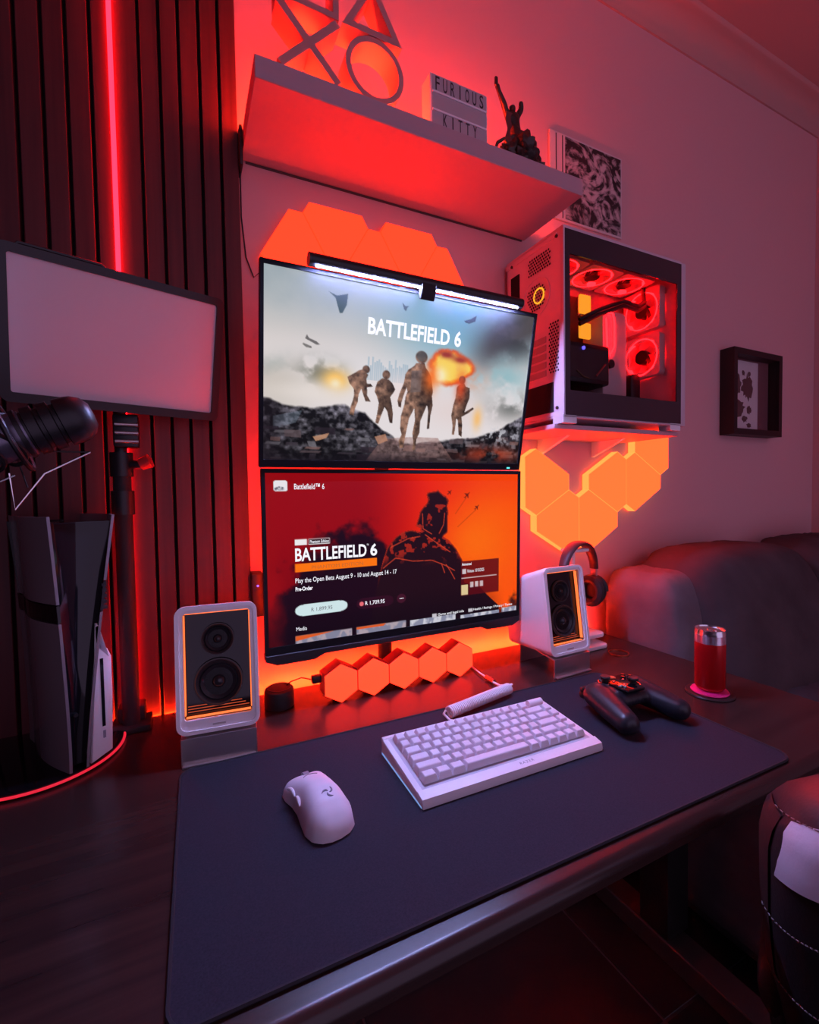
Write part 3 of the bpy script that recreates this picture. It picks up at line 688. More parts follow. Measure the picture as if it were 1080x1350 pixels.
# ================================================================ SPEAKERS
def speaker(label, loc, yaw, tilt):
    t = thing('speaker', label, 'speaker', loc, (0,0,yaw), 'white desktop speakers')
    Mt = Matrix.Translation((0,0,.048)) @ Matrix.Rotation(-tilt,4,'X')
    w, h = .064, .206
    o = rrect(-w,w,0,h,.016); i1 = rrect(-w+.006,w-.006,.006,h-.006,.012); i2 = rrect(-w+.012,w-.012,.022,h-.012,.005)
    B().ringprism(o, i1, -.004, .006, Mt).ringprism(i1, i2, -.001, .004, Mt).obj('front_frame', M_whiteg, t)
    # shell: extruded rounded box tapering to the back
    bk = rrect(-w+.004,w-.004,.012,h-.03,.018); n = len(o)
    sb = B(); vs = [Mt @ Vector((a,.006,b)) for a,b in o]+[Mt @ Vector((a,.150,b)) for a,b in bk]+[Mt @ Vector((a*.9,.157,b*.92+.008)) for a,b in bk]
    fs = [(i,(i+1)%n,n+(i+1)%n,n+i) for i in range(n)]+[(n+i,n+(i+1)%n,2*n+(i+1)%n,2*n+i) for i in range(n)]+[tuple(range(2*n,3*n))]
    sb.add(vs, fs).obj('cabinet', M_white, t)
    bf = B().prism(rrect(-w+.011,w-.011,.014,h-.011,.005), .016, .024, M=Mt).obj('baffle', M_blackg, t)
    # inner wall and glowing edges
    B().ringprism(rrect(-w+.0085,w-.0085,.012,h-.0085,.008), rrect(-w+.0115,w-.0115,.0215,h-.0115,.006), .002, .020, Mt).obj('inner_wall', M_black, t)
    for nm, x0,x1,z0,z1 in (('light_edge',-w+.0122,-w+.0138,.028,h-.016), ('light_edge',w-.0138,w-.0122,.028,h-.016), ('light_edge',-w+.014,w-.014,h-.0142,h-.0128), ('light_edge',-w+.014,w-.014,.0232,.0246)):
        B().b2(x0,x1,.006,.0135,z0,z1,M=Mt).obj(nm, G_spk, t)
    for k in range(3): B().b2(-w+.016,w-.016-.006*k,.0153,.0158,.030+.0045*k,.0312+.0045*k,M=Mt).obj('light_line', glow('speaker_line',(1,.12,.03),.5), t)
    for cz, r, nm in ((.075,.035,'woofer'),(.146,.024,'tweeter')):
        Mc = Mt @ Matrix.Translation((0,.016,cz)) @ Matrix.Rotation(PI/2,4,'X')
        d = B().lathe([(r*1.10,0),(r*1.10,.003),(r*1.02,.0055),(r*.92,.004),(r*.86,.001),(r*.80,.0035),(r*.72,.002),(r*.36,-.007),(r*.34,-.006)],40,Mc).obj(nm, M_cone, t)
        B().lathe([(r*.36,-.008),(r*.34,-.002),(r*.24,.004),(r*.12,.0065),(0,.007)],28,Mc).obj('dust_cap', mat('dust_cap',(.02,.02,.025),.15), d)
        B().ringprism(circ(0,0,r*1.12,40),circ(0,0,r*1.03,40),.0035,.0045,Mc,axis='z').obj('trim_ring', M_dsteel, d)
    B().b2(-.010,.010,-.0018,-.0012,.0095,.0125,M=Mt).obj('badge', M_steel, t)
    # bent metal stand
    B().prism([(-.006,.0),(-.003,.0),(-.003,.040),(.155,.062),(.155,.065),(-.006,.0435)], -.058, .058, .0006, 1, axis='x').obj('stand', M_steel, t)
    B().b2(-.056,.056,-.014,.0,.0,.003,.0008,1).obj('stand_foot', M_steel, t)
    B().b2(-.05,.05,.12,.123,.0,.055).obj('stand_support', M_steel, t)
    return t
speaker('white speaker with orange-lit inner edge left of the monitors', (.040,.815,D), -.10, .10)
speaker('white speaker on a metal stand right of the lower monitor', (.815,.812,D), .03, .13)

# ================================================================ GAME CONSOLE
gc = thing('game_console', 'upright white and black game console on a red-lit round stand', 'game console', (-.158,.855,D+.012), (0,0,math.atan2(.435,.9)))
HC = .395
def uL(z): return -(.013+.032*(z/HC)**1.3)
def plate(sgn, z0, z1, m, name, dep=.185):
    b = B(); n = 10; N = 12
    def outer(i, j):   # i along depth, j height
        z = z0+(z1-z0)*j; u = uL(z)-.010*math.sin(PI*min(1,i*1.2))-.008*i
        return (sgn*u+.017*z/HC, .004+dep*i, z)
    def inner(i, j): p = outer(i, j); return (p[0]+sgn*.004, p[1], p[2])
    b.grid(outer, N, n); b.grid(inner, N, n)
    # close the front, top and bottom edges
    b.grid(lambda i,j: tuple(Vector(outer(0,j)).lerp(Vector(inner(0,j)), i)), 1, n)
    for jj in (0,1): b.grid(lambda i,j: tuple(Vector(outer(i,jj)).lerp(Vector(inner(i,jj)), j)), N, 1)
    b.grid(lambda i,j: tuple(Vector(outer(1,j)).lerp(Vector(inner(1,j)), i)), 1, n)
    return b.obj(name, m, gc)
M_ps = mat('console_white_shaded', (.20,.165,.18), .25, coat=.2)  # white plates toned grey: their shade is put into the colour
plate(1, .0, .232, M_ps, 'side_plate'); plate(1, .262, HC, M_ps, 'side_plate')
plate(1, .234, .260, M_blackg, 'plate_band')
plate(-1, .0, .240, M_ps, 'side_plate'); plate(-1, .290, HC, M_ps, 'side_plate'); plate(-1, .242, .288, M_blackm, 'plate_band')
# glossy core between the plates
def core(i, j):
    z = .006+(HC-.016)*j; a = -1+2*i; w = -uL(z)-.0035
    return (a*w+.017*z/HC, .010+.012*(1-a*a)*(0.4+.6*j), z)
cb_ = B(); cb_.grid(core, 12, 16)
cb_.grid(lambda i,j: (.0165+(-1+2*i)*(-uL(HC-.010)-.0035),   .010+.170*j, HC-.012), 4, 4)
cb_.grid(lambda i,j: ((-1+2*i)*(-uL(.006+(HC-.016)*j)-.0035), .180, .006+(HC-.016)*j), 2, 8)
cb_.obj('core', M_blackg, gc)
for k in range(5): B().b2(.040,.047,.0045,.012,.244+k*.009,.249+k*.009).obj('vent_fin', M_blackm, gc)
# disc drive bulge on the right plate
def drive(v): return [( .017,0.0),(.048,.012),(.051,.10),(.051,.165),(.046,.178),(.034,.188),(.034,.203),(.0335,.222),(.0305,.222)]
dd_ = B().prism([(a,b) for a,b in drive(0)], .006, .150, .004, 2).obj('disc_drive', M_white, gc)
B().b2(.0335,.0380,.0050,.0068,.055,.165).obj('disc_slot', M_blackg, dd_, loc=(0,0,0))
B().b2(.0342,.0378,.0048,.0062,.036,.048).obj('eject_mark', M_greyp, dd_, loc=(0,0,0))
B().cyl((.0,.0095,.085),(.0,.0205,.085),.003,n=12).obj('button', M_black, gc)
cs = thing('console_stand', 'round black stand with a red glowing rim under the game console', 'console stand', (-.232,.957,D))
B().lathe([(.112,0),(.120,.002),(.120,.0095),(.112,.0115),(0,.0115)],64).obj('disc', M_blackg, cs)
B().tube([(.1215*math.cos(2*PI*k/72),.1215*math.sin(2*PI*k/72),.0058) for k in range(72)],.0022,8,True).obj('light_ring', G_ring, cs)

# ================================================================ VIDEO LIGHT ON A CLAMP POLE
vl = thing('video_light', 'switched-off white panel light in a black frame before the slats', 'video light', (-.086,.934,1.447), (.244,0,.295))
o = rrect(-.163,.163,-.115,.113,.012); i = rrect(-.150,.150,-.100,.100,.004)
B().ringprism(o, i, -.006, .018).obj('frame', M_black, vl)
B().prism(rrect(-.151,.151,-.101,.101,.004), -.002, .004).obj('diffuser', M_diffus, vl)
B().prism(rrect(-.158,.158,-.11,.108,.012), .006, .024, .004).obj('back_shell', M_blackm, vl)
B().prism(rrect(-.05,.05,-.05,.05,.01), .022, .034, .003).obj('control_box', M_blackm, vl)
B().tube([(-.14,.02,.112),(-.135,.02,.119),(-.03,.02,.119),(-.02,.02,.112)],.003,6).obj('handle', M_black, vl)
lp = thing('light_stand', 'black adjustable pole holding the video light behind the console', 'light stand', (-.103,1.0,D))
B().cyl((-.103,1.0,D),(-.103,1.0,1.26),.0148).obj('pole', M_blackm, lp, wc=True)
B().cyl((-.103,1.0,1.16),(-.103,1.0,1.355),.0105).obj('upper_tube', M_black, lp, wc=True)
for z in (1.175,1.245): B().cyl((-.103,1.0,z-.022),(-.103,1.0,z+.022),.019).obj('collar', M_black, lp, wc=True)
B().cyl((-.086,.992,1.245),(-.066,.985,1.245),.008,n=16).obj('knob', M_black, lp, wc=True)
B().cyl((-.071,.982,1.245),(-.055,.978,1.252),.011,.013,n=16).obj('knob_grip', mat('knob_red',(.5,.03,.03),.4), lp, wc=True)
B().b2(-.112,-.072,.972,1.005,1.275,1.335,.004).obj('ball_head', M_black, lp, wc=True)
for z in (1.285,1.30,1.315): B().cyl((-.108,.969,z),(-.072,.969,z),.0035,n=10).obj('clamp_screw', M_steel, lp, wc=True)
B().b2(-.135,-.070,.975,1.036,D,D+.012,.003).obj('base', M_blackm, lp, wc=True)
B().b2(-.125,-.08,1.0,1.036,D+.012,D+.04,.004).obj('clamp', M_blackm, lp, wc=True)

# ================================================================ MICROPHONE ON A BOOM ARM
mc = thing('microphone', 'black ridged microphone in a shock mount at the left edge', 'microphone', (-.105,.62,1.270), (0,0,0))
ax = Vector((-.95,-.10,-.40)).normalized()
Mm = ax.to_track_quat('Z','Y').to_matrix().to_4x4()
rm = .0255
prof = [(0,-.018),(.012,-.017),(.020,-.012),(rm-.001,-.004),(rm,.002)]
z = .004
for k in range(3):
    prof += [(rm,z),(rm,z+.009),(rm-.004,z+.010),(rm-.004,z+.0135),(rm,z+.0145)]; z += .0145
B().lathe(prof+[(rm,z+.004),(0,z+.004)],40,Mm).obj('grille_head', M_black, mc)
B().lathe([(0,.045),(.0235,.045),(.0235,.19),(.021,.196),(0,.196)],40,Mm).obj('body', mat('mic_grey',(.16,.15,.20),.28,metal=.6), mc)
for k in range(3): B().tube([Mm @ Vector((.0275*math.cos(2*PI*i/32),.0275*math.sin(2*PI*i/32),  .064+k*.019+.010*math.sin(4*PI*i/32))) for i in range(32)],.0022,6,True).obj('elastic_cord', M_rubber, mc)
cage = [(-.035,-.01,.03),(-.055,-.005,-.052),(-.005,-.01,-.015),(.008,0,-.022),(-.046,.008,-.072),(-.055,.006,-.048)]
B().tube([(.012,0,-.036),(-.030,.0,-.060),(-.056,.0,-.098),(-.060,0,-.060)],.0012,6).obj('mount_wire', M_silver, mc)
B().tube([(.012,0,-.036),(-.040,.0,-.036),(-.06,0,-.03)],.0009,6).obj('mount_wire', M_dsteel, mc)
B().tube([(-.058,.0,-.02),(-.050,.0,-.055),(-.045,0,-.075)],.0009,6).obj('mount_wire', M_dsteel, mc)
B().tube([(-.10,.0,-.085),(-.055,.0,-.062)],.0012,6).obj('mount_wire', M_silver, mc)
for s in (.058,.150): B().tube([Mm @ Vector((.036*math.cos(2*PI*i/32),.036*math.sin(2*PI*i/32),s)) for i in range(32)],.0028,8,True).obj('mount_hoop', M_black, mc)
ba = thing('boom_arm', 'black boom arm carrying the microphone from beyond the left edge', 'boom arm', (-.50,.70,D))
B().cyl((-.245,.606,1.205),(-.40,.62,1.13),.010).obj('lower_arm', M_black, ba, wc=True)
B().cyl((-.40,.62,1.13),(-.50,.70,.85),.012).obj('upper_arm', M_black, ba, wc=True)
B().cyl((-.50,.70,D),(-.50,.70,.87),.014).obj('post', M_black, ba, wc=True)
B().b2(-.53,-.47,.67,.73,D,D+.012,.003).obj('clamp_base', M_black, ba, wc=True)

# ================================================================ SMALL THINGS ON THE DESK
hx = thing('hexagon_lamp', 'row of five joined red-orange hexagon lights standing on the desk', 'lamp', (.425,.93,D))
RH = .0415
for k in range(5):
    cx = .281+k*.0724
    p = [(cx+RH*math.cos(PI/6+PI/3*j), D+RH+RH*math.sin(PI/6+PI/3*j)) for j in range(6)]
    hb = B().prism(p, .918, .955, .001, 1).obj('hexagon_body', mat('hex_shell',(.35,.05,.05),.45), hx, wc=True)
    q = [(cx+(RH-.0015)*math.cos(PI/6+PI/3*j), D+RH+(RH-.0015)*math.sin(PI/6+PI/3*j)) for j in range(6)]
    B().prism(q, .9150, .9185, .0006, 1).obj('hexagon_face', G_hex, hb, loc=(0,0,0))
B().b2(.224,.243,.93,.945,D+.045,D+.06,.002).obj('power_plug', M_black, hx, wc=True)
B().tube([(.226,.938,D+.052),(.205,.945,D+.058),(.185,.955,D+.05),(.17,.99,D+.02),(.16,1.04,D+.004)],.0016,6).obj('cable', M_black, hx, wc=True)
pk = thing('smart_speaker', 'small black round speaker on the desk under the monitor corner', 'speaker', (.163,.965,D))
B().lathe([(0,0),(.026,0),(.0295,.002),(.030,.008),(.030,.031),(.0285,.036),(.024,.0385),(0,.039)],40).obj('body', mat('puck',(.018,.015,.016),.6), pk)
B().ringprism(circ(0,0,.024,40),circ(0,0,.022,40),.0388,.0396,axis='z').obj('top_ring', M_black, pk)
hb = thing('wall_hub', 'black box with a blue light on the wall behind the left speaker', 'device', (.134,W,.98))
B().b2(.1225,.148,1.025,W-.001,.925,1.018,.003).obj('housing', M_black, hb, wc=True)
B().cyl((.1345,1.0235,.992),(.1345,1.0255,.992),.0022,n=12).obj('indicator_light', G_blue, hb, wc=True)

# keyboard
KB = thing('keyboard', 'white compact mechanical keyboard in the middle of the desk mat', 'keyboard', (.444,.6165,MZ), (0,0,-.022))
kw = .166
B().prism([(-.0765,0),(-.0775,.004),(-.0755,.013),(-.0600,.0165),(-.0590,.0150),(.068,.0255),(.070,.0275),(.0765,.0275),(.0775,.024),(.0765,0)], -kw, kw, .0015, 2, axis='x').obj('case', M_white, KB)
B().prism([(-.0595,.0152),(.0685,.0258),(.0685,.020),(-.0595,.010)], -kw+.009, kw-.009, axis='x').obj('key_plate', mat('plate_white',(.60,.58,.64),.5), KB)
for s in (-1,1): B().prism([(-.074,.001),(.074,.001),(.074,.0035),(-.074,.0025)], s*kw-.0008, s*kw+.0008, axis='x').obj('underglow', G_ublue, KB)
slope = math.atan2(.0106,.128)
keymesh = {}
def keycap(w):
    if w not in keymesh:
        L = w*.0190-.0012; Dp = .0178; b = B()
        lo_ = [(-L/2,-Dp/2,0),(L/2,-Dp/2,0),(L/2,Dp/2,0),(-L/2,Dp/2,0)]
        mi = [(-L/2+.0022,-Dp/2+.0020,.0092),(L/2-.0022,-Dp/2+.0020,.0092),(L/2-.0022,Dp/2-.0030,.0098),(-L/2+.0022,Dp/2-.0030,.0098)]
        hi = [(-L/2+.0032,-Dp/2+.0030,.0102),(L/2-.0032,-Dp/2+.0030,.0102),(L/2-.0032,Dp/2-.0040,.0108),(-L/2+.0032,Dp/2-.0040,.0108)]
        b.add(lo_+mi+hi, [(0,1,5,4),(1,2,6,5),(2,3,7,6),(3,0,4,7),(4,5,9,8),(5,6,10,9),(6,7,11,10),(7,4,8,11),(8,9,10,11),(3,2,1,0)])
        keymesh[w] = b.mesh('keycap', M_keycap, 30)
    return keymesh[w]
rows = [[1]*14+['gap'], [1]*13+[2,1], [1.5]+[1]*12+[1.5,1], [1.75]+[1]*11+[2.25,1], [2.25]+[1]*10+[1.75,1,1], [1.25,1.25,1.25,6.25,1,1,1,1,1,1]]
u = .0190; kx0 = -8*u
for r, row in enumerate(rows):
    yy = .0555-r*.0197-(.001 if r else 0); x = kx0
    zz = .0175+(yy+.0595)*math.tan(slope)-.001
    for w in row:
        if w == 'gap': break
        link('keycap', keycap(w), KB, loc=(x+w*u/2, yy, zz), rot=(slope+(.10-.04*r),0,0)); x += w*u
B().cyl((kx0+14.25*u,.0555,.033),(kx0+15.85*u,.0555,.033),.0065,n=20).obj('volume_roller', M_white, KB)
vs, fs = text_mesh('RAZER', .026, .0045, .0, spacing=1.25)
Mk = Matrix.Translation((.004,-.0700,.0151)) @ Matrix.Rotation(-PI/2+.22,4,'X')
B().add(vs, fs, Mk).obj('brand_lettering', M_greyp, KB, smooth=0)
# coiled cable
cc = thing('coiled_cable', 'white coiled keyboard cable with rose-gold connector', 'cable', (.53,.78,MZ))
p0 = Vector((.438,.744,MZ+.0145)); p1 = Vector((.606,.778,MZ+.0145)); d = (p1-p0); L = d.length; dn = d.normalized(); sd = Vector((0,0,1)).cross(dn)
turns = 40; pts = []
for k in range(turns*12+1):
    a = 2*PI*k/12; pts.append(p0+dn*(L*k/(turns*12))+(sd*math.cos(a)+Vector((0,0,1))*math.sin(a))*.0095)
B().tube(pts, .0021, 6).obj('coil', M_white, cc, wc=True)
B().tube([p0+sd*.0095,(.428,.748,MZ+.012),(.432,.732,MZ+.006),(.446,.716,MZ+.006),(.458,.700,MZ+.010),(.462,.688,MZ+.012)],.0022,8).obj('lead', M_white, cc, wc=True)
B().tube([p1+sd*.0095,(.618,.784,MZ+.018),(.624,.800,MZ+.010),(.615,.822,D+.006),(.612,.845,D+.006)],.0022,8).obj('lead', M_white, cc, wc=True)
B().cyl((.613,.842,D+.007),(.614,.872,D+.007),.0055,n=16).cyl((.6135,.852,D+.007),(.6138,.858,D+.007),.0065,n=16).obj('connector', M_rose, cc, wc=True)
B().tube([(.614,.872,D+.007),(.616,.90,D+.006),(.624,.94,D+.004),(.635,1.0,D+.003),(.64,1.045,D+.003)],.0022,8).obj('lead', M_white, cc, wc=True)

# mouse
mo_ = thing('mouse', 'white ergonomic mouse on the left half of the desk mat', 'mouse', (.150,.606,MZ), (0,0,.10))
outl = [(-.90,.60),(-.97,.48),(-1.0,.35)]
def mw(t):   # half widths left/right along the length t 0 front .. 1 back
    L = np.interp(t,[0,.06,.16,.30,.45,.62,.78,.90,.97,1],[.024,.033,.0330,.0285,.0275,.0300,.0315,.0275,.018,.006])
    Rr = np.interp(t,[0,.06,.16,.30,.45,.62,.78,.90,.97,1],[.027,.0325,.0325,.0310,.0305,.0325,.0340,.0300,.020,.006])
    return L, Rr
def mh(t): return np.interp(t,[0,.08,.25,.45,.60,.78,.90,.97,1],[.016,.0235,.0325,.0405,.0425,.0375,.0275,.0170,.006])
def mtop(i, j):
    t = j; L, Rr = mw(t); a = -1+2*i; h = mh(t)
    x = (a*L if a < 0 else a*Rr)
    z = h*(1-abs(a)**3.2)**.55 if abs(a) < 1 else 0
    y = .064-.128*t
    if t < .12: y += (-.006*(1-abs(a))**2+.004*abs(a)*(1 if abs(a)<.8 else .4))*(1-t/.12)
    return (x, y, .0015+z)
b = B(); b.grid(mtop, 28, 36); b.grid(lambda i,j: (mtop(i,0)[0], mtop(i,0)[1], .0015+(mtop(i,0)[2]-.0015)*j), 28, 3); b.grid(lambda i,j: (mtop(i,1)[0], mtop(i,1)[1], .0015+(mtop(i,1)[2]-.0015)*j), 28, 2)
b.obj('shell', mat('mouse_white',(.74,.71,.78),.5), mo_, smooth=60)
B().prism([(mtop(k/20,t)[0]*.84, mtop(k/20,t)[1]*.90) for k,t in [(0,x/20) for x in range(1,20)]+[(20,x/20) for x in range(19,0,-1)]], .0002, .0017, axis='z').obj('base', M_black, mo_)
B().cyl((-.0040,.0495,.0185),(.0040,.0495,.0185),.0105,n=24).obj('scroll_wheel', M_greyp, mo_)
for t0,t1 in ((.20,.36),(.38,.54)):
    B().tube([(-(mw(t0+(t1-t0)*k/6)[0]-.0012), .064-.128*(t0+(t1-t0)*k/6), .021+.004*math.sin(PI*k/6)) for k in range(7)],[.001,.0022,.0026,.0026,.0026,.0022,.001],8).obj('side_button', M_white, mo_)
def onshell(x, y):
    t = (.064-y)/.128; L,Rr = mw(t); a = x/L if x < 0 else x/Rr; h = mh(t); return (x, y, .0021+h*(1-abs(a)**3.2)**.55)
B().tube([onshell(-.010+.020*k/10, .0385-.05*((k-5)/5*.4)**2) for k in range(11)],.0005,5).obj('seam', M_greyp, mo_)
# swirl emblem of three strokes
em = B()
for s in range(3):
    a0 = PI/2+2*PI*s/3; pts = []
    for k in range(9):
        a = a0+1.5*k/8; r = .0015+.0072*k/8
        pts.append(onshell(.004+r*math.cos(a), -.027+r*math.sin(a)))
    em.tube(pts, [.0004+.0010*math.sin(PI*k/8) for k in range(9)], 5)
em.obj('emblem', M_greyp, mo_)

# game controller
gp = thing('game_controller', 'black game controller resting on the right end of the desk mat', 'game controller', (.752,.614,MZ), (0,0,-.06))
hull = bmesh.new()
def blob(c, r):
    bmesh.ops.create_uvsphere(hull, u_segments=16, v_segments=10, radius=1, matrix=Matrix.Translation(c) @ Matrix.Diagonal((*r,1)))
for k in range(13): blob((-.046+.0077*k,.006,.034), (.026,.038,.020))
for s in (-1,1):
    for k in range(10):
        t = k/9; blob((s*(.044+.023*t-.003*t*t), .014-.080*t, .034-.012*t), (.0325-.0105*t,.032-.010*t,.0235-.003*t))
me = bpy.data.meshes.new('shell'); hull.to_mesh(me); hull.free(); me.materials.append(mat('pad_black',(.022,.020,.026),.33))
po = link('shell', me, gp); rm_ = po.modifiers.new('remesh','REMESH'); rm_.mode = 'VOXEL'; rm_.voxel_size = .0022; rm_.use_smooth_shade = True
sm_ = po.modifiers.new('smooth','SMOOTH'); sm_.iterations = 8; sm_.factor = .5
B().prism([(-.022,-.030),(.022,-.030),(.026,.000),(.036,.022),(.030,.036),(-.030,.036),(-.036,.022),(-.026,.000)], .050, .0565, .002, axis='z').obj('face_plate', M_blackg, gp)
for x,y in ((-.026,.020),(.017,-.008)):
    st_ = B().lathe([(.0115,.046),(.012,.053),(.008,.055),(.0055,.056),(.0055,.062),(.009,.063),(.0098,.066),(.0085,.068),(0,.0665)],24,Matrix.Translation((x,y,0))).obj('thumbstick', M_rubber, gp)
    B().ringprism(circ(x,y,.0128,24),circ(x,y,.0115,24),.052,.056,axis='z').obj('stick_ring', M_silver, st_, loc=(0,0,0))
B().box((-.014,-.010,.058),(.018,.006,.006),.001).box((-.014,-.010,.058),(.006,.018,.006),.001).obj('direction_pad', M_silver, gp)
for dx,dy in ((0,.010),(0,-.010),(.010,0),(-.010,0)):
    B().lathe([(.0045,.050),(.0045,.0585),(.0035,.0597),(0,.060)],16,Matrix.Translation((.030+dx*.9,.020+dy*.9,0))).obj('button', M_blackg, gp)
B().lathe([(.007,.053),(.007,.058),(.005,.0588),(0,.059)],20,Matrix.Translation((0,.028,0))).obj('home_button', mat('home_orange',(.6,.12,.05),.3), gp)
for x in (-.012,.012): B().box((x,.012,.0572),(.006,.004,.002),.0008,1).obj('menu_button', M_silver, gp)
for s in (-1,1):
    B().box((s*.045,.042,.038),(.042,.010,.012),.004).obj('bumper', M_black, gp)
    B().box((s*.050,.045,.026),(.028,.014,.014),.005).obj('trigger', M_black, gp)

# can with its coasters
cn = thing('drink_can', 'tall red drink can with silver top on a pink coaster', 'can', (.988,.592,D+.010))
B().lathe([(.021,0),(.0245,.002),(.0285,.009),(.0287,.100),(.0287,.101)],48).obj('body', M_canred, cn)
B().lathe([(.0287,.101),(.0287,.118)],48).obj('silver_band', mat('can_band',(.62,.25,.30),.25,metal=.8,var=((55,55,8),(.80,.72,.80),.45,.55)), cn)
B().lathe([(.0287,.118),(.0286,.123),(.0278,.127),(.0278,.129),(.0268,.129),(.0258,.1265),(0,.1265)],48).obj('lid', M_silver, cn)
B().prism(circ(0,-.004,.006,20,.010), .1265, .1278, axis='z').obj('pull_tab', M_silver, cn)
co_ = thing('coaster', 'round dark coaster with a pink ring under the red can', 'coaster', (.988,.592,D))
B().lathe([(0,0),(.044,0),(.0455,.002),(.044,.004),(0,.004)],48).obj('disc', mat('coaster_dark',(.03,.018,.016),.4), co_)
B().lathe([(0,.004),(.034,.004),(.0355,.006),(.034,.0085),(.030,.0098),(0,.0098)],48).obj('pink_pad', M_pink, co_)
rg = tag(B().ringprism(circ(1.025,.851,.026,40),circ(1.025,.851,.023,40),D,D+.003,axis='z').obj('metal_ring', M_copper), 'thin copper ring lying flat beside the right speaker', 'ring')

# headphones on a white stand
hs = thing('headphone_stand', 'white headphone stand partly hidden behind the right speaker', 'headphone stand', (.985,.93,D))
B().prism(rrect(.93,1.045,.895,.985,.02), D, D+.012, .004, axis='z').obj('base', M_whiteg, hs, wc=True)
B().prism(rrect(.94,1.055,.915,.985,.02), D+.024, D+.036, .004, axis='z').obj('upper_tray', M_whiteg, hs, wc=True)
B().cyl((.965,.955,D+.01),(.965,.955,1.020),.008).obj('post', M_whiteg, hs, wc=True)
B().b2(.93,1.0,.925,.965,1.016,1.026,.004).obj('cradle', M_whiteg, hs, wc=True)
hp = thing('headphones', 'black over-ear headphones hanging behind the right speaker', 'headphones', (.972,.937,.94), (0,0,.25))
RB = .083
b = B(); N = 28
def band(i, j):
    a = PI*(.02+.96*i); t = j*2*PI; r = RB+.0065*math.cos(t); w = (.019-.006*abs(math.cos(a))**2)*math.sin(t)
    return (r*math.cos(a), w, .016+1.02*r*math.sin(a))
b.grid(band, N, 16); b.obj('headband', mat('band_dark',(.05,.025,.028),.45), hp)
for s in (-1,1):
    sl = B().box((s*(RB-.001),0,.005),(.010,.020,.034),.003).obj('slider', M_steel, hp)
    B().tube([(s*(RB+.003),.036*math.cos(a),-.040+.040*math.sin(a)) for a in [PI*k/12 for k in range(13)]],.0045,8).obj('yoke', M_dsteel, hp)
    Mc = Matrix.Translation((s*(RB-.008),0,-.040)) @ Matrix.Rotation(s*PI/2,4,'Y') @ Matrix.Diagonal((1.15,1,1,1))
    B().lathe([(0,.020),(.026,.019),(.034,.014),(.037,.004),(.036,-.004),(0,-.004)],36,Mc).obj('ear_cup', M_blackm, hp)
    B().lathe([(.020,-.004),(.036,-.004),(.040,-.012),(.038,-.022),(.028,-.026),(.020,-.022),(.018,-.008),(0,-.008)],36,Mc).obj('ear_pad', mat('pad_leather',(.03,.022,.026),.5), hp)

# ================================================================ ON THE SHELF
ZS = 1.945
ic = thing('icon_lamp', 'lamp of square, triangle, cross and circle outlines on the shelf', 'lamp', (.3,.89,ZS))
YF, YB = .857, .905
M_icon = mat('icon_plastic', (.62,.26,.25), .45)
def bar(x0,z0,x1,z1,w=.0075):
    L = math.hypot(x1-x0,z1-z0); nx, nz = -(z1-z0)/L*w, (x1-x0)/L*w
    return [(x0+nx,z0+nz),(x1+nx,z1+nz),(x1-nx,z1-nz),(x0-nx,z0-nz)]
xa,xb,za,zb = .176,.284,ZS+.008,2.062
B().prism(bar(xa,za,xb,zb,.007),YF,YB).prism(bar(xa,zb,xb,za,.007),YF+.0002,YB-.0002).obj('cross', M_icon, ic, wc=True)
B().ringprism(circ(.359,2.006,.0605,48),circ(.359,2.006,.050,48),YF,YB).obj('circle', M_icon, ic, wc=True)
T3 = [(.293,2.069),(.417,2.069),(.355,2.176)]; cxt, czt = .355, 2.1047
B().ringprism(T3,[(cxt+(a-cxt)*.66, czt+(c-czt)*.66) for a,c in T3],YF,YB).obj('triangle', M_icon, ic, wc=True, smooth=0)
B().ringprism([(.173,2.069),(.287,2.069),(.287,2.183),(.173,2.183)],[(.185,2.080),(.276,2.080),(.276,2.171),(.185,2.171)],YF,YB).obj('square', M_icon, ic, wc=True, smooth=0)
bx_ = thing('letter_box', 'small light box on the shelf reading FURIOUS KITTY', 'light box', (.574,.905,ZS))
B().b2(.497,.645,.888,.928,ZS,ZS+.137,.002,1).obj('case', M_white, bx_, wc=True)
B().b2(.501,.641,.8865,.8885,ZS+.004,ZS+.133).obj('face', M_lightbx, bx_, wc=True)
for z in (.059,.097): B().b2(.501,.641,.8845,.8868,ZS+z-.002,ZS+z+.002).obj('rail', M_white, bx_, wc=True)
for s, x0, wd, z in (('FURIOUS',.505,.132,.1015),('KITTY',.523,.096,.029)):
    n = len(s)
    for k, ch in enumerate(s):
        w_ = .0105 if ch != 'I' else .003
        vs, fs = text_mesh(ch, w_, .029, .01)
        xc = x0+wd*(k+.5)/n-w_/2
        B().add([(x+xc, .8862, zz+ZS+z) for x,y,zz in vs], fs).obj('letter', M_print, bx_, wc=True, smooth=0)
# statuette: rock mound with a figure reaching up
st = thing('statuette', 'dark bronze statuette with raised arms on a rocky base', 'statuette', (.745,.91,ZS))
rs = np.random.RandomState(4)
ph = rs.rand(12)*6
rock = lambda d: 1+.13*math.sin(5*d.x*2+ph[0])+.12*math.sin(7*d.y+ph[1])+.12*math.sin(9*d.z+ph[2]+3*d.x)+.06*math.sin(17*d.x+11*d.z)
B().ell((.0,.0,.022),(.058,.045,.030),36,18,fn=rock).ell((.012,0,.064),(.040,.034,.036),28,16,fn=rock).ell((-.035,-.01,.030),(.024,.022,.026),24,14,fn=rock).ell((.05,-.0,.022),(.032,.028,.030),24,14,fn=rock).obj('rock_base', M_bronze, st)
B().tube([(-.078,-.02,.022),(-.075,-.025,.040),(-.060,-.03,.050),(-.048,-.03,.040),(-.052,-.03,.026)],.004,8).tube([(-.062,-.03,.018),(-.066,-.032,.034),(-.050,-.034,.036)],.003,8).obj('claw', M_bronze, st)
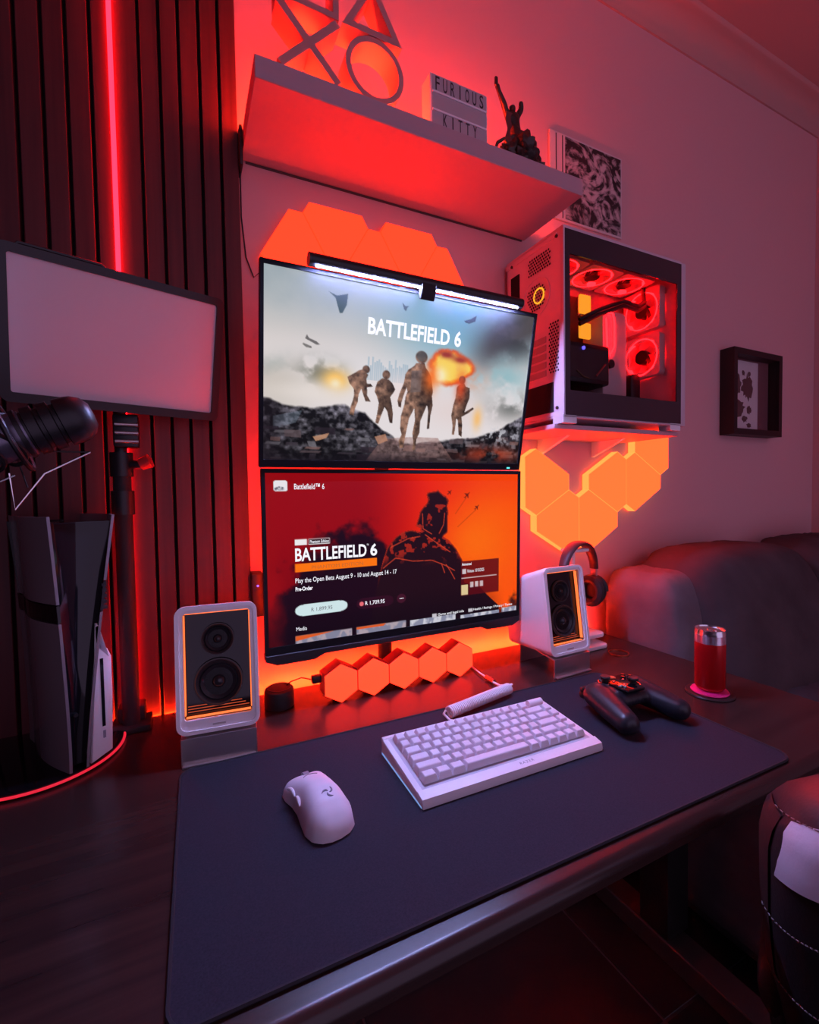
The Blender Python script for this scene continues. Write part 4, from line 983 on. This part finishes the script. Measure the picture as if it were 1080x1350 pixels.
sk = bpy.data.meshes.new('figure')
V = [(0,0,.088),(-.006,0,.110),(-.012,-.002,.130),(-.014,-.004,.143),(-.018,-.006,.158), (.002,0,.140),(.012,-.004,.158),(.006,-.01,.172), (-.028,0,.138),(-.044,-.008,.152),(-.060,-.012,.170),(-.066,-.012,.184),
     (-.014,-.012,.070),(-.020,-.014,.045),(.012,-.004,.066),(.010,.0,.045)]
Ed = [(0,1),(1,2),(2,3),(3,4),(2,5),(5,6),(6,7),(2,8),(8,9),(9,10),(10,11),(0,12),(12,13),(0,14),(14,15)]
sk.from_pydata(V, Ed, []); sk.materials.append(M_bronze)
so = link('figure', sk, st); smd = so.modifiers.new('skin','SKIN'); so.modifiers.new('sub','SUBSURF').levels = 2; so.modifiers['sub'].render_levels = 2
rad = [.012,.012,.015,.007,.0105,.008,.007,.005,.008,.007,.005,.006,.010,.007,.010,.007]
for v, r in zip(sk.skin_vertices[0].data, rad): v.radius = (r,r)
sk.skin_vertices[0].data[0].use_root = True
B().box((-.068,-.013,.188),(.008,.006,.020),.002,M=Matrix.Identity(4)).obj('held_tool', M_bronze, st)
B().grid(lambda i,j: (-.016-.016*i-.012*j+.004*math.sin(9*j+4*i), -.010+.003*math.sin(6*j), .135-.090*j), 5, 10).obj('cloak', mat('cloak',(.16,.03,.03),.6), st)

# ================================================================ PICTURES ON THE WALL
def ink_material():
    m = bpy.data.materials.new('ink_drawing'); m.use_nodes = True; nt = m.node_tree; b = nt.nodes['Principled BSDF']; b.inputs['Roughness'].default_value = .5
    tc = nt.nodes.new('ShaderNodeTexCoord')
    n = nt.nodes.new('ShaderNodeTexNoise'); n.inputs['Scale'].default_value = 12; n.inputs['Detail'].default_value = 7; n.inputs['Roughness'].default_value = .62; n.inputs['Distortion'].default_value = 2.6
    nt.links.new(tc.outputs['Object'], n.inputs[0])
    w = nt.nodes.new('ShaderNodeTexVoronoi'); w.feature = 'DISTANCE_TO_EDGE'; w.inputs['Scale'].default_value = 26
    nt.links.new(tc.outputs['Object'], w.inputs[0])
    mx = nt.nodes.new('ShaderNodeMath'); mx.operation = 'MULTIPLY_ADD'; mx.inputs[1].default_value = .35; nt.links.new(w.outputs['Distance'], mx.inputs[0]); nt.links.new(n.outputs[0], mx.inputs[2])
    r = nt.nodes.new('ShaderNodeValToRGB'); r.color_ramp.elements[0].position = .50; r.color_ramp.elements[1].position = .66
    r.color_ramp.elements[0].color = (.02,.014,.016,1); r.color_ramp.elements[1].color = (.50,.46,.46,1)
    nt.links.new(mx.outputs[0], r.inputs[0]); nt.links.new(r.outputs[0], b.inputs['Base Color'])
    return m
ps = thing('poster', 'black and white ink drawing poster on the wall above the computer', 'poster', (1.143,W,2.12))
B().b2(.992,1.294,W-.008,W-.001,1.994,2.246,.001,1).obj('panel', M_paper, ps, wc=True)
B().b2(1.052,1.288,W-.0088,W-.0078,2.000,2.240).obj('drawing', ink_material(), ps, wc=True, smooth=0)
for x in (1.015,1.040): B().b2(x,x+.003,W-.0088,W-.0078,2.000,2.240).obj('border_line', M_print, ps, wc=True)
B().prism([(.994,1.998),(1.014,1.998),(1.014,2.03),(1.004,2.06),(.994,2.05)], W-.0088, W-.0078).obj('corner_drawing', M_print, ps, wc=True)
fx = thing('shadow_box_frame', 'black shadow box picture frame hanging above the sofa', 'picture frame', (1.995,W,1.55))
x0,x1,z0,z1,yf = 1.834,2.158,1.388,1.708,1.018
B().ringprism([(x0,z0),(x1,z0),(x1,z1),(x0,z1)],[(x0+.022,z0+.022),(x1-.022,z0+.022),(x1-.022,z1-.022),(x0+.022,z1-.022)],yf,W-.001).obj('frame', M_frame, fx, wc=True, smooth=0)
B().b2(x0+.02,x1-.02,W-.012,W-.004,z0+.02,z1-.02).obj('backing', mat('backing_maroon',(.16,.06,.07),.8), fx, wc=True)
B().b2(x0+.024,x1-.098,W-.0135,W-.0118,z0+.024,z1-.030).obj('print', M_paper, fx, wc=True)
def blotch(cx, cz, rx, rz, sd):
    rr = np.random.RandomState(sd).rand(24)
    return [(cx+rx*(.65+.5*rr[k])*math.cos(2*PI*k/24), cz+rz*(.65+.5*rr[k])*math.sin(2*PI*k/24)) for k in range(24)]
for k,(a,c,rx,rz) in enumerate(((.055,.255,.010,.012),(.115,.245,.010,.012),(.155,.243,.012,.011),(.070,.195,.034,.042),(.140,.190,.036,.050),(.080,.105,.048,.034),(.155,.105,.016,.017),(.045,.080,.014,.011),(.125,.068,.018,.014),(.155,.045,.016,.010))):
    B().prism(blotch(x0+.012+a, z0+a*0+c, rx, rz, k), W-.0141, W-.0134).obj('printed_shape', mat('print_brown',(.13,.055,.055),.8), fx, wc=True, smooth=0)
B().b2(x0+.02,x1-.02,yf+.006,yf+.008,z0+.02,z1-.02).obj('glass', mat('clear_glass',(1,1,1),.02,trans=1,ior=1.05), fx, wc=True, smooth=0)

# ================================================================ SOFA
so_ = thing('sofa', 'dark brown suede sofa against the wall beyond the desk', 'sofa', (1.85,.55,0))
def cushion(x0,x1,y0,y1,z0,z1,name,m,pw=.42,seed=0,lean=0,wr=.006):
    cx,cy,cz = (x0+x1)/2,(y0+y1)/2,(z0+z1)/2; rx,ry,rz = (x1-x0)/2,(y1-y0)/2,(z1-z0)/2
    b = B(); nu, nv = 48, 28
    def P(i, j):
        t = PI*(j-.5); a = 2*PI*i
        f = lambda v: math.copysign(abs(v)**pw, v)
        x = f(math.cos(t))*f(math.cos(a)); y = f(math.cos(t))*f(math.sin(a)); z = f(math.sin(t))
        w = wr*math.sin(23*x+5*z+seed)*math.sin(9*z+seed*2)*max(0,z)
        return (cx+rx*x, cy+ry*y+lean*z+w, cz+rz*z+w)
    b.grid(P, nu, nv); return b.obj(name, m, so_, wc=True, smooth=80)
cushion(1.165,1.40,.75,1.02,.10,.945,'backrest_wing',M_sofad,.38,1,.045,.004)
cushion(1.265,1.895,.70,.99,.42,1.005,'back_cushion',M_sofa,.45,2,.07,.005)
cushion(1.885,2.50,.70,.99,.42,1.000,'back_cushion',M_sofa,.45,3,.07,.005)
cushion(1.34,1.90,.34,.93,.32,.62,'seat_cushion',M_sofa,.38,4,0,.006)
cushion(1.89,2.46,.34,.93,.32,.62,'seat_cushion',M_sofa,.38,5,0,.006)
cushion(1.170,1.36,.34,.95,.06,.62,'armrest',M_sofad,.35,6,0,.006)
B().b2(1.20,2.49,.38,1.0,.03,.34,.03).obj('base', M_sofa, so_, wc=True)
for x in (1.25,2.44):
    for y in (.43,.95): B().cyl((x,y,0),(x,y,.05),.025,n=16).obj('leg', M_blackm, so_, wc=True)

# ================================================================ GAMING CHAIR
F = Vector((.92,.39,0))
ch = thing('gaming_chair', 'black gaming chair with white side panel in the lower right corner', 'chair', (.922,.158,0), (0,0,math.atan2(F.y,F.x)))
# local: +x forward, +y left
def back_out(z):   # half width of backrest over height
    return float(np.interp(z,[.44,.55,.66,.75,.79,.82,.845,.870,.890,.91],[.235,.255,.262,.262,.255,.236,.202,.152,.09,.03]))
def back_surf(off, th):
    def P(i, j):
        z = .44+.47*j; a = -1+2*i; hw = back_out(z); lean = -.20*(z-.44)
        curve = .085*abs(a)**2.2
        e = max(0,abs(a)-.8)/.2
        return (-.20+lean+curve*1.0-off*(1-e*e)**.5*th, a*hw, z)
    return P
b = B(); b.grid(back_surf(1,.06), 32, 32); b.grid(back_surf(-1,.045), 32, 32)
b.grid(lambda i,j: tuple(Vector(back_surf(1,.06)(i,1)).lerp(Vector(back_surf(-1,.045)(i,1)),j)), 32, 2); b.grid(lambda i,j: tuple(Vector(back_surf(1,.06)(i,0)).lerp(Vector(back_surf(-1,.045)(i,0)),j)), 32, 2)
b.obj('backrest', M_leather, ch, smooth=70)
def on_back(a, z, d=.004):
    hw = back_out(z); lean = -.20*(z-.44); e = max(0,abs(a)-.8)/.2
    return (-.20+lean+.085*abs(a)**2.2-.06*(1-e*e)**.5-d, a*hw, z)
def wp(i, j): return (.93-.26*i-.015*math.sin(PI*j), .725+.080*j+(.03+.03*j)*i)
B().grid(lambda i,j: on_back(*wp(i,j)), 12, 10).grid(lambda i,j: on_back(*wp(i,j), .001), 12, 10).obj('white_panel', M_leathw, ch, smooth=70)
def mir(p): return (p[0], -p[1], p[2])
B().grid(lambda i,j: mir(on_back(*wp(i,j))), 12, 10).grid(lambda i,j: mir(on_back(*wp(i,j), .001)), 12, 10).obj('white_panel', M_leathw, ch, smooth=70)
B().grid(lambda i,j: on_back(.955+.045*i, .56+.24*j, .002), 6, 10).obj('side_gusset', M_leathm, ch, smooth=70)
for zz, dz in ((.815,-.16),(.665,-.13),(.575,-.10)):
    for k in range(22):
        a = .66+.33*k/22
        B().tube([on_back(a, zz+dz*(a-.9), .005), on_back(a+.009, zz+dz*(a+.009-.9), .005)], .0008, 5).obj('stitch', M_thread, ch)
B().box((.03,0,.475),(.42,.50,.09),.035,4).obj('seat', M_leather, ch)
for s in (-1,1):
    B().box((.03,s*.225,.51),(.40,.08,.09),.035,4).obj('seat_bolster', M_leather, ch)
B().cyl((.04,0,.12),(.04,0,.44),.028).obj('gas_lift', M_blackm, ch)
for k in range(5):
    a = 2*PI*k/5+.3
    B().tube([(.04,0,.11),(.04+.15*math.cos(a),.15*math.sin(a),.10),(.04+.29*math.cos(a),.29*math.sin(a),.075)],[.03,.024,.018],10).obj('base_arm', M_blackm, ch)
    B().cyl((.04+.29*math.cos(a)-.02*math.sin(a),.29*math.sin(a)+.02*math.cos(a),.031),(.04+.29*math.cos(a)+.02*math.sin(a),.29*math.sin(a)-.02*math.cos(a),.031),.03,n=20).obj('caster', M_blackm, ch)
